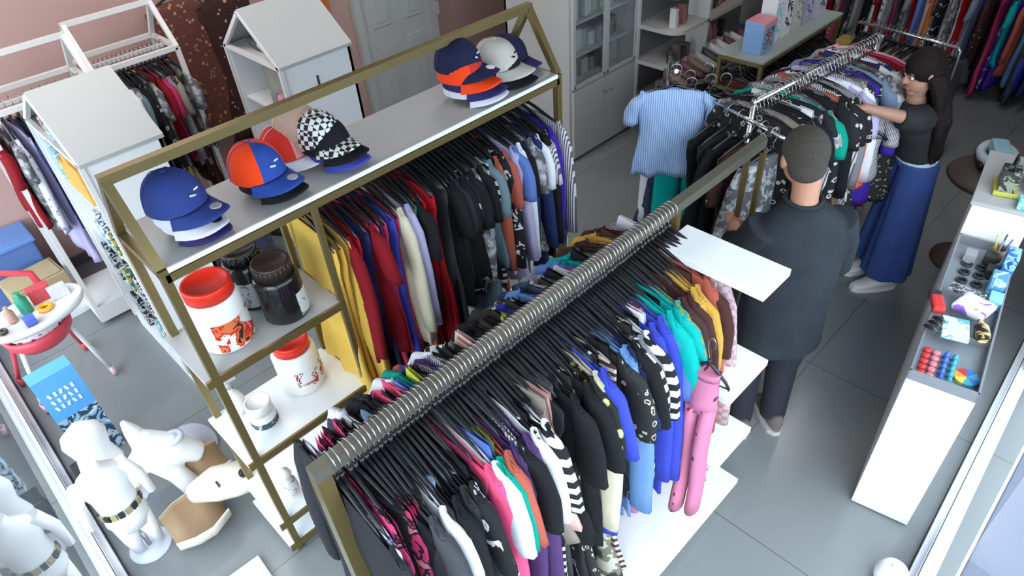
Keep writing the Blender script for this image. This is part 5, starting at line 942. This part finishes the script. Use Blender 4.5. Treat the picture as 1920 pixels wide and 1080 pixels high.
def basis(yaw, pitch=0.0, roll=0.0):
    f_ = Vector((math.cos(yaw), math.sin(yaw), 0)); r_ = Vector((math.sin(yaw), -math.cos(yaw), 0)); u_ = Vector((0, 0, 1))
    B = Matrix((r_, f_, u_)).transposed(); return B @ Matrix.Rotation(pitch, 3, 'X') @ Matrix.Rotation(roll, 3, 'Y')
def shoe(parent, c, yaw, m_up, m_sole, s=1.0, name='shoe'):
    ca, sa = math.cos(yaw), math.sin(yaw); T_ = lambda x, y, z: (c[0] + (x * ca - y * sa) * s, c[1] + (x * sa + y * ca) * s, c[2] + z * s)
    u = MB(); rings = []
    for q in range(10):
        v = q / 9; x = -0.09 + 0.26 * v; w_ = (0.034 + 0.012 * math.sin(min(1, v * 1.15) * PI * 0.9)) * (0.6 if q in (0, 9) else 1); h_ = 0.085 * max(0, 1 - v * 1.35) ** 0.7 + 0.038 * (1 - 0.3 * v); h_ *= (0.75 if q == 9 else 1)
        rings.append(u.ring([T_(x, w_ * math.cos(a), 0.018 + h_ / 2 + h_ / 2 * math.sin(a)) for a in [2 * PI * k / 14 for k in range(14)]]))
    u.skin(rings, 0); o = u.build(name, m_up, parent)
    sl = MB(); out = [( -0.095 + 0.27 * v, (0.036 + 0.014 * math.sin(min(1, v * 1.15) * PI * 0.9)) * (0.45 if v in (0, 1) else 1)) for v in [q / 9 for q in range(10)]]
    pts = out + [(x, -y) for x, y in reversed(out)]; A = sl.ring([T_(x, y, 0.0) for x, y in pts]); B = sl.ring([T_(x, y, 0.026) for x, y in pts]); sl.skin([A, B], 0, smooth=False); sl.build('sole', m_sole, o)
    la = MB()
    for q in range(4): la.tube([T_(0.02 + 0.02 * q, -0.022, 0.085 - 0.011 * q), T_(0.028 + 0.02 * q, 0, 0.095 - 0.012 * q), T_(0.02 + 0.02 * q, 0.022, 0.085 - 0.011 * q)], 0.003 * s, 6)
    la.build('laces', m_sole, o); return o
def person(label, loc):
    return thing('person', label, 'person', loc)

# --- man, back to the camera (root at his feet)
MX, MY = 2.44, 0.865; man = person('man seen from behind in a dark grey shirt and black trousers, browsing the racks', (MX, MY, 0))
my = math.radians(50); F = Vector((math.cos(my), math.sin(my), 0)); Rr = Vector((math.sin(my), -math.cos(my), 0)); U = Vector((0, 0, 1)); RB = basis(my, -0.12)
W = lambda r, f_, z: Rr * r + F * f_ + U * z
HC = W(0.0, 0.07, 1.56) + Vector((0, 0.03, 0))
b = MB(); head(b, HC, RB, 1.05); b.tube([W(0, 0.03, 1.30), W(0, 0.045, 1.40), W(0, 0.06, 1.50)], 0.05, 14, rs=[0.07, 0.055, 0.056])
b.tube([W(0, 0, 0.74), W(0, 0, 0.85), W(0, 0, 1.0), W(0, 0.01, 1.16), W(0, 0.02, 1.30)], 0.14, 18, rs=[0.11, 0.11, 0.11, 0.115, 0.08])
ell(b, W(0, 0.01, 1.22), (0.165, 0.085, 0.11), basis(my)); ell(b, W(0, 0, 0.85), (0.15, 0.09, 0.16), basis(my))
for q in (-1, 1): limb(b, [W(q * 0.085, 0.0, 0.76), W(q * 0.088, 0.03, 0.42), W(q * 0.09, 0.0, 0.08)], [0.085, 0.056, 0.042])
limb(b, [W(-0.15, 0.02, 1.25), W(-0.215, 0.10, 1.05), W(-0.15, 0.33, 1.08)], [0.052, 0.044, 0.030]); hand(b, W(-0.15, 0.33, 1.08), F + Rr * 0.3, U, 0.6, side=1)
limb(b, [W(0.15, 0.02, 1.25), W(0.235, 0.06, 1.02), W(0.20, 0.26, 0.96)], [0.052, 0.044, 0.030]); hand(b, W(0.20, 0.26, 0.96), F - Rr * 0.1, U, 0.6, side=-1)
remesh(b.build('body', SKIN, man), 0.007, 5); face_bits(man, HC, RB, 1.05)
HAIRG = mat('short_grey_brown_hair', (0.045, 0.035, 0.028), 0.9, noise=0.5, nscale=120, bump=0.8)
h = MB(); P_ = lambda x, y, z: HC + RB @ Vector((x * 1.05, y * 1.05, z * 1.05))
ell(h, P_(0, -0.014, 0.034), (0.089, 0.106, 0.100), RB); ell(h, P_(0, -0.045, -0.02), (0.078, 0.066, 0.066), RB); remesh(h.build('short_hair', HAIRG, man), 0.007, 3)
SHIRT = mat('dark_slate_shirt', (0.020, 0.024, 0.030), 0.85, 0, 0.2, 0.35, 9, 0.6)
s_ = MB(); n = 36; rings = []
for i, (z, rx, ry, fo) in enumerate([(0.64, 0.205, 0.150, -0.01), (0.72, 0.205, 0.150, 0), (0.84, 0.200, 0.145, 0), (0.96, 0.198, 0.142, 0.0), (1.08, 0.205, 0.142, 0.005), (1.18, 0.21, 0.138, 0.01), (1.26, 0.20, 0.122, 0.018), (1.32, 0.165, 0.098, 0.022), (1.365, 0.11, 0.085, 0.03), (1.385, 0.072, 0.072, 0.036)]):
    rings.append(s_.ring([W(math.cos(2 * PI * k / n) * (rx + 0.006 * math.sin(k * 1.9 + z * 9) * (1.35 - z)), math.sin(2 * PI * k / n) * (ry + 0.008 * math.sin(k * 1.3 + z * 14) * (1.3 - z)) + fo, z) for k in range(n)]))
s_.skin(rings, 0, True, True)
for q, P3 in ((-1, [W(-0.15, 0.02, 1.29), W(-0.205, 0.06, 1.16), W(-0.225, 0.11, 1.03), W(-0.17, 0.26, 1.07)]), (1, [W(0.15, 0.02, 1.29), W(0.215, 0.05, 1.15), W(0.245, 0.07, 1.01), W(0.22, 0.20, 0.97)])):
    s_.tube(P3, 0.07, 16, rs=[0.085, 0.076, 0.068, 0.056])
remesh(s_.build('shirt', SHIRT, man), 0.009, 4)
MB().tube([W(0.05 * math.cos(a) * 1.45, 0.048 + 0.068 * math.sin(a), 1.392 + 0.006 * math.sin(a)) for a in [2 * PI * k / 20 for k in range(21)]], 0.010, 8).build('collar', SHIRT, man)
t_ = MB()
for q in (-1, 1): t_.tube([W(q * 0.085, 0, 0.80), W(q * 0.088, 0.015, 0.60), W(q * 0.09, 0.03, 0.42), W(q * 0.09, 0.01, 0.22), W(q * 0.09, 0.0, 0.07)], 0.08, 18, rs=[0.105, 0.094, 0.076, 0.068, 0.066])
t_.tube([W(-0.06, 0, 0.78), W(0.06, 0, 0.78)], 0.12, 14); remesh(t_.build('trousers', mat('black_trousers', (0.012, 0.013, 0.022), 0.8, bump=0.2, nscale=12), man), 0.009, 4)
for q in (-1, 1): shoe(man, W(q * 0.09, 0, 0), my, mat('grey_brown_shoe', (0.14, 0.11, 0.10), 0.6, noise=0.3, nscale=40), mat('shoe_sole_pale', (0.5, 0.47, 0.45), 0.6))

# --- woman facing the rack (root at her feet)
WX, WY = 4.06, 0.90; wom = person('woman with long dark hair, black top and wide blue trousers, reaching into the chrome rack', (WX, WY, 0))
wy = math.radians(130); F = Vector((math.cos(wy), math.sin(wy), 0)); Rr = Vector((math.sin(wy), -math.cos(wy), 0)); RB = basis(math.radians(140), -0.25)
W = lambda r, f_, z: Rr * r + F * f_ + U * z
HC = W(0.02, 0.16, 1.40) + Vector((-0.02, -0.04, 0))
b = MB(); head(b, HC, RB, 1.0); b.tube([W(0, 0.11, 1.20), W(0, 0.13, 1.27), HC + Vector((0, -0.01, -0.06))], 0.05, 14, rs=[0.055, 0.046, 0.046])
b.tube([W(0, 0, 0.78), W(0, 0.02, 0.88), W(0, 0.05, 1.0), W(0, 0.09, 1.12), W(0, 0.10, 1.21)], 0.12, 18, rs=[0.080, 0.085, 0.082, 0.09, 0.065])
for q in (-1, 1): limb(b, [W(q * 0.06, 0, 0.78), W(q * 0.075, 0.01, 0.42), W(q * 0.08, 0.0, 0.08)], [0.065, 0.045, 0.034])
ra = [W(-0.14, 0.10, 1.18), W(-0.17, 0.25, 1.22), W(-0.16, 0.44, 1.27)]; limb(b, ra, [0.044, 0.036, 0.024]); hand(b, ra[-1], F + Rr * 0.1 - U * 0.1, U, 0.5, 0.92, side=1)
la_ = [W(0.14, 0.09, 1.17), W(0.20, 0.04, 0.97), W(0.07, 0.20, 0.92)]; limb(b, la_, [0.044, 0.037, 0.025]); hand(b, la_[-1], F * 0.8 - Rr * 0.6, U, 0.7, 0.92, side=-1)
remesh(b.build('body', SKIN2, wom), 0.006, 4); face_bits(wom, HC, RB, 1.0)
TOP = mat('black_knit_top', (0.012, 0.011, 0.014), 0.85, bump=0.3, nscale=20)
s_ = MB(); rings = []
for z, rx, ry, fo in [(0.89, 0.13, 0.11, 0.022), (0.98, 0.128, 0.108, 0.045), (1.06, 0.142, 0.118, 0.075), (1.13, 0.15, 0.115, 0.095), (1.19, 0.14, 0.09, 0.105), (1.225, 0.09, 0.07, 0.11)]:
    rings.append(s_.ring([W(math.cos(2 * PI * k / n) * rx, math.sin(2 * PI * k / n) * (ry + 0.004 * math.sin(k * 1.7 + z * 20)) + fo, z) for k in range(n)]))
s_.skin(rings, 0)
s_.tube([W(-0.10, 0.10, 1.17), W(-0.155, 0.17, 1.19), W(-0.168, 0.25, 1.215)], 0.06, 14, rs=[0.082, 0.070, 0.058]); s_.tube([W(0.10, 0.10, 1.17), W(0.165, 0.075, 1.10), W(0.195, 0.05, 1.01)], 0.06, 14, rs=[0.082, 0.072, 0.060])
remesh(s_.build('black_top', TOP, wom), 0.008, 4)
MB().tube([W(0.112 * math.cos(a), 0.015 + 0.092 * math.sin(a), 0.89) for a in [2 * PI * k / 28 for k in range(29)]], 0.022, 8).build('pale_undershirt_hem', mat('pale_aqua_cotton', (0.45, 0.58, 0.60), 0.8), wom)
JE = mat('wide_blue_denim', (0.035, 0.065, 0.22), 0.85, 0, 0.2, 0.2, 12, 0.25); t_ = MB()
for q in (-1, 1):
    rings = []
    for i in range(12):
        v = i / 11; z = 0.88 - 0.77 * v; cr_ = q * (0.050 + 0.045 * v); rr = 0.092 + 0.036 * v
        rings.append(t_.ring([W(cr_ + math.cos(2 * PI * k / 26) * (rr + 0.010 * v * math.sin(k * 1.45 + q)), 0.004 + math.sin(2 * PI * k / 26) * (rr * 1.12 + 0.014 * v * math.sin(k * 1.45 * 1.3 + q * 2)), z) for k in range(26)]))
    t_.skin(rings, 0)
remesh(t_.build('wide_trousers', JE, wom), 0.008, 2)
MB().tube([W(0.122 * math.cos(a), 0.008 + 0.098 * math.sin(a), 0.855) for a in [2 * PI * k / 28 for k in range(29)]], 0.016, 8).build('waistband', JE, wom)
WS = mat('white_trainer', (0.72, 0.70, 0.70), 0.5)
shoe(wom, Vector((-0.10, -0.06, 0)), math.radians(140), WS, WS, 1.1, 'trainer'); shoe(wom, Vector((0.02, 0.08, 0)), math.radians(150), WS, WS, 1.0, 'trainer')
HAIRD = mat('long_dark_hair', (0.009, 0.005, 0.005), 0.7, 0, 0.2, 0.4, 90, 0.9)
h = MB(); P_ = lambda x, y, z: HC + RB @ Vector((x, y, z))
ell(h, P_(0, -0.016, 0.034), (0.086, 0.104, 0.096), RB); ell(h, P_(0, -0.06, -0.04), (0.085, 0.06, 0.085), RB)
random.seed(9)
for i in range(44):
    u = -1 + 2 * (i % 22) / 21; lay = 0.03 if i >= 22 else 0.0; a0 = P_(u * 0.076, -0.06 + 0.045 * abs(u) - lay, 0.03 - 0.03 * abs(u)); w_ = u * 0.14
    L_ = 0.50 + random.uniform(-0.05, 0.05); pts = []
    for q in range(9):
        v = q / 8; base = Vector((a0.x, a0.y, a0.z)) * 1.0; off = Rr * (w_ - u * 0.072) * min(1, v * 2) - F * (0.05 * math.sin(min(1, v * 2.2) * PI / 2) + 0.03 * v) + Vector((0.05 * v, -0.015 * v, 0))
        pts.append(base + off + Vector((0.007 * math.sin(v * 17 + i * 1.3), 0.007 * math.cos(v * 15 + i * 2.1), -L_ * v)))
    h.tube(pts, 0.02, 8, rs=[0.028, 0.032, 0.032, 0.031, 0.030, 0.028, 0.025, 0.020, 0.008])
remesh(h.build('long_hair', HAIRD, wom), 0.006, 1)
for f_ in wom.children[-1].data.polygons: f_.use_smooth = True
c_ = MB(); c_.box(P_(0.079, 0.0, 0.045), (0.012, 0.05, 0.016), bev=0.004, rot=RB); c_.build('hair_clip', mat('white_hair_clip', (0.75, 0.75, 0.76), 0.3), wom)
# teal garment she holds
o = garment('tee0', C['green'], (3.98, 1.13, 1.20), math.radians(60), 'green-teal shirt held over the woman\'s forearm', 'shirt'); o.scale = (1.2, 0.62, 0.42)

o = garment('pants2', C['pinkdot'], (1.585, 0.76, 1.30), 0.1, 'long pink dotted trousers hanging lowest at the right end of the centre rack clothes', 'trousers', 'clothes on the centre rack'); o.scale = (1.5, 0.36, 0.92)
hh_ = hanger((1.585, 0.76, 1.30), 0.1, 'black hanger of the long pink dotted trousers hooked outside the other clothes', 'hangers on the centre rack')

for i, (x, y, z, k, c, an, sc, lab) in enumerate([
        (3.92, 1.16, 1.20, 'dress0', 'p_leo', 30, (2.2, 1.0, 0.62), 'black and cream printed dress draped in front of the woman at the rack end'),
        (3.72, 1.20, 1.24, 'tank0', 'coralorange', 15, (1.6, 0.6, 0.85), 'coral orange top sticking out beside the man at the chrome rack'),
        (3.80, 1.22, 1.26, 'tee1', 'p_bwstripe', 20, (1.6, 0.8, 0.7), 'grey striped shirt pushed forward between the man and the woman'),
        (3.86, 1.24, 1.24, 'tee2', 'violet', 10, (1.5, 0.8, 0.85), 'violet shirt pushed forward between the man and the woman')]):
    o = garment(k, C[c], (x, y, z), math.radians(an), lab, CATN[k[:-1]], 'clothes pulled out of the chrome rack'); o.scale = sc
    hanger((x, y, z), math.radians(an), 'black hanger of the ' + DESC[c] + ' piece pulled out of the chrome rack', 'hangers pulled out of the chrome rack')
hh_.scale = (0.8, 0.45, 1.0)
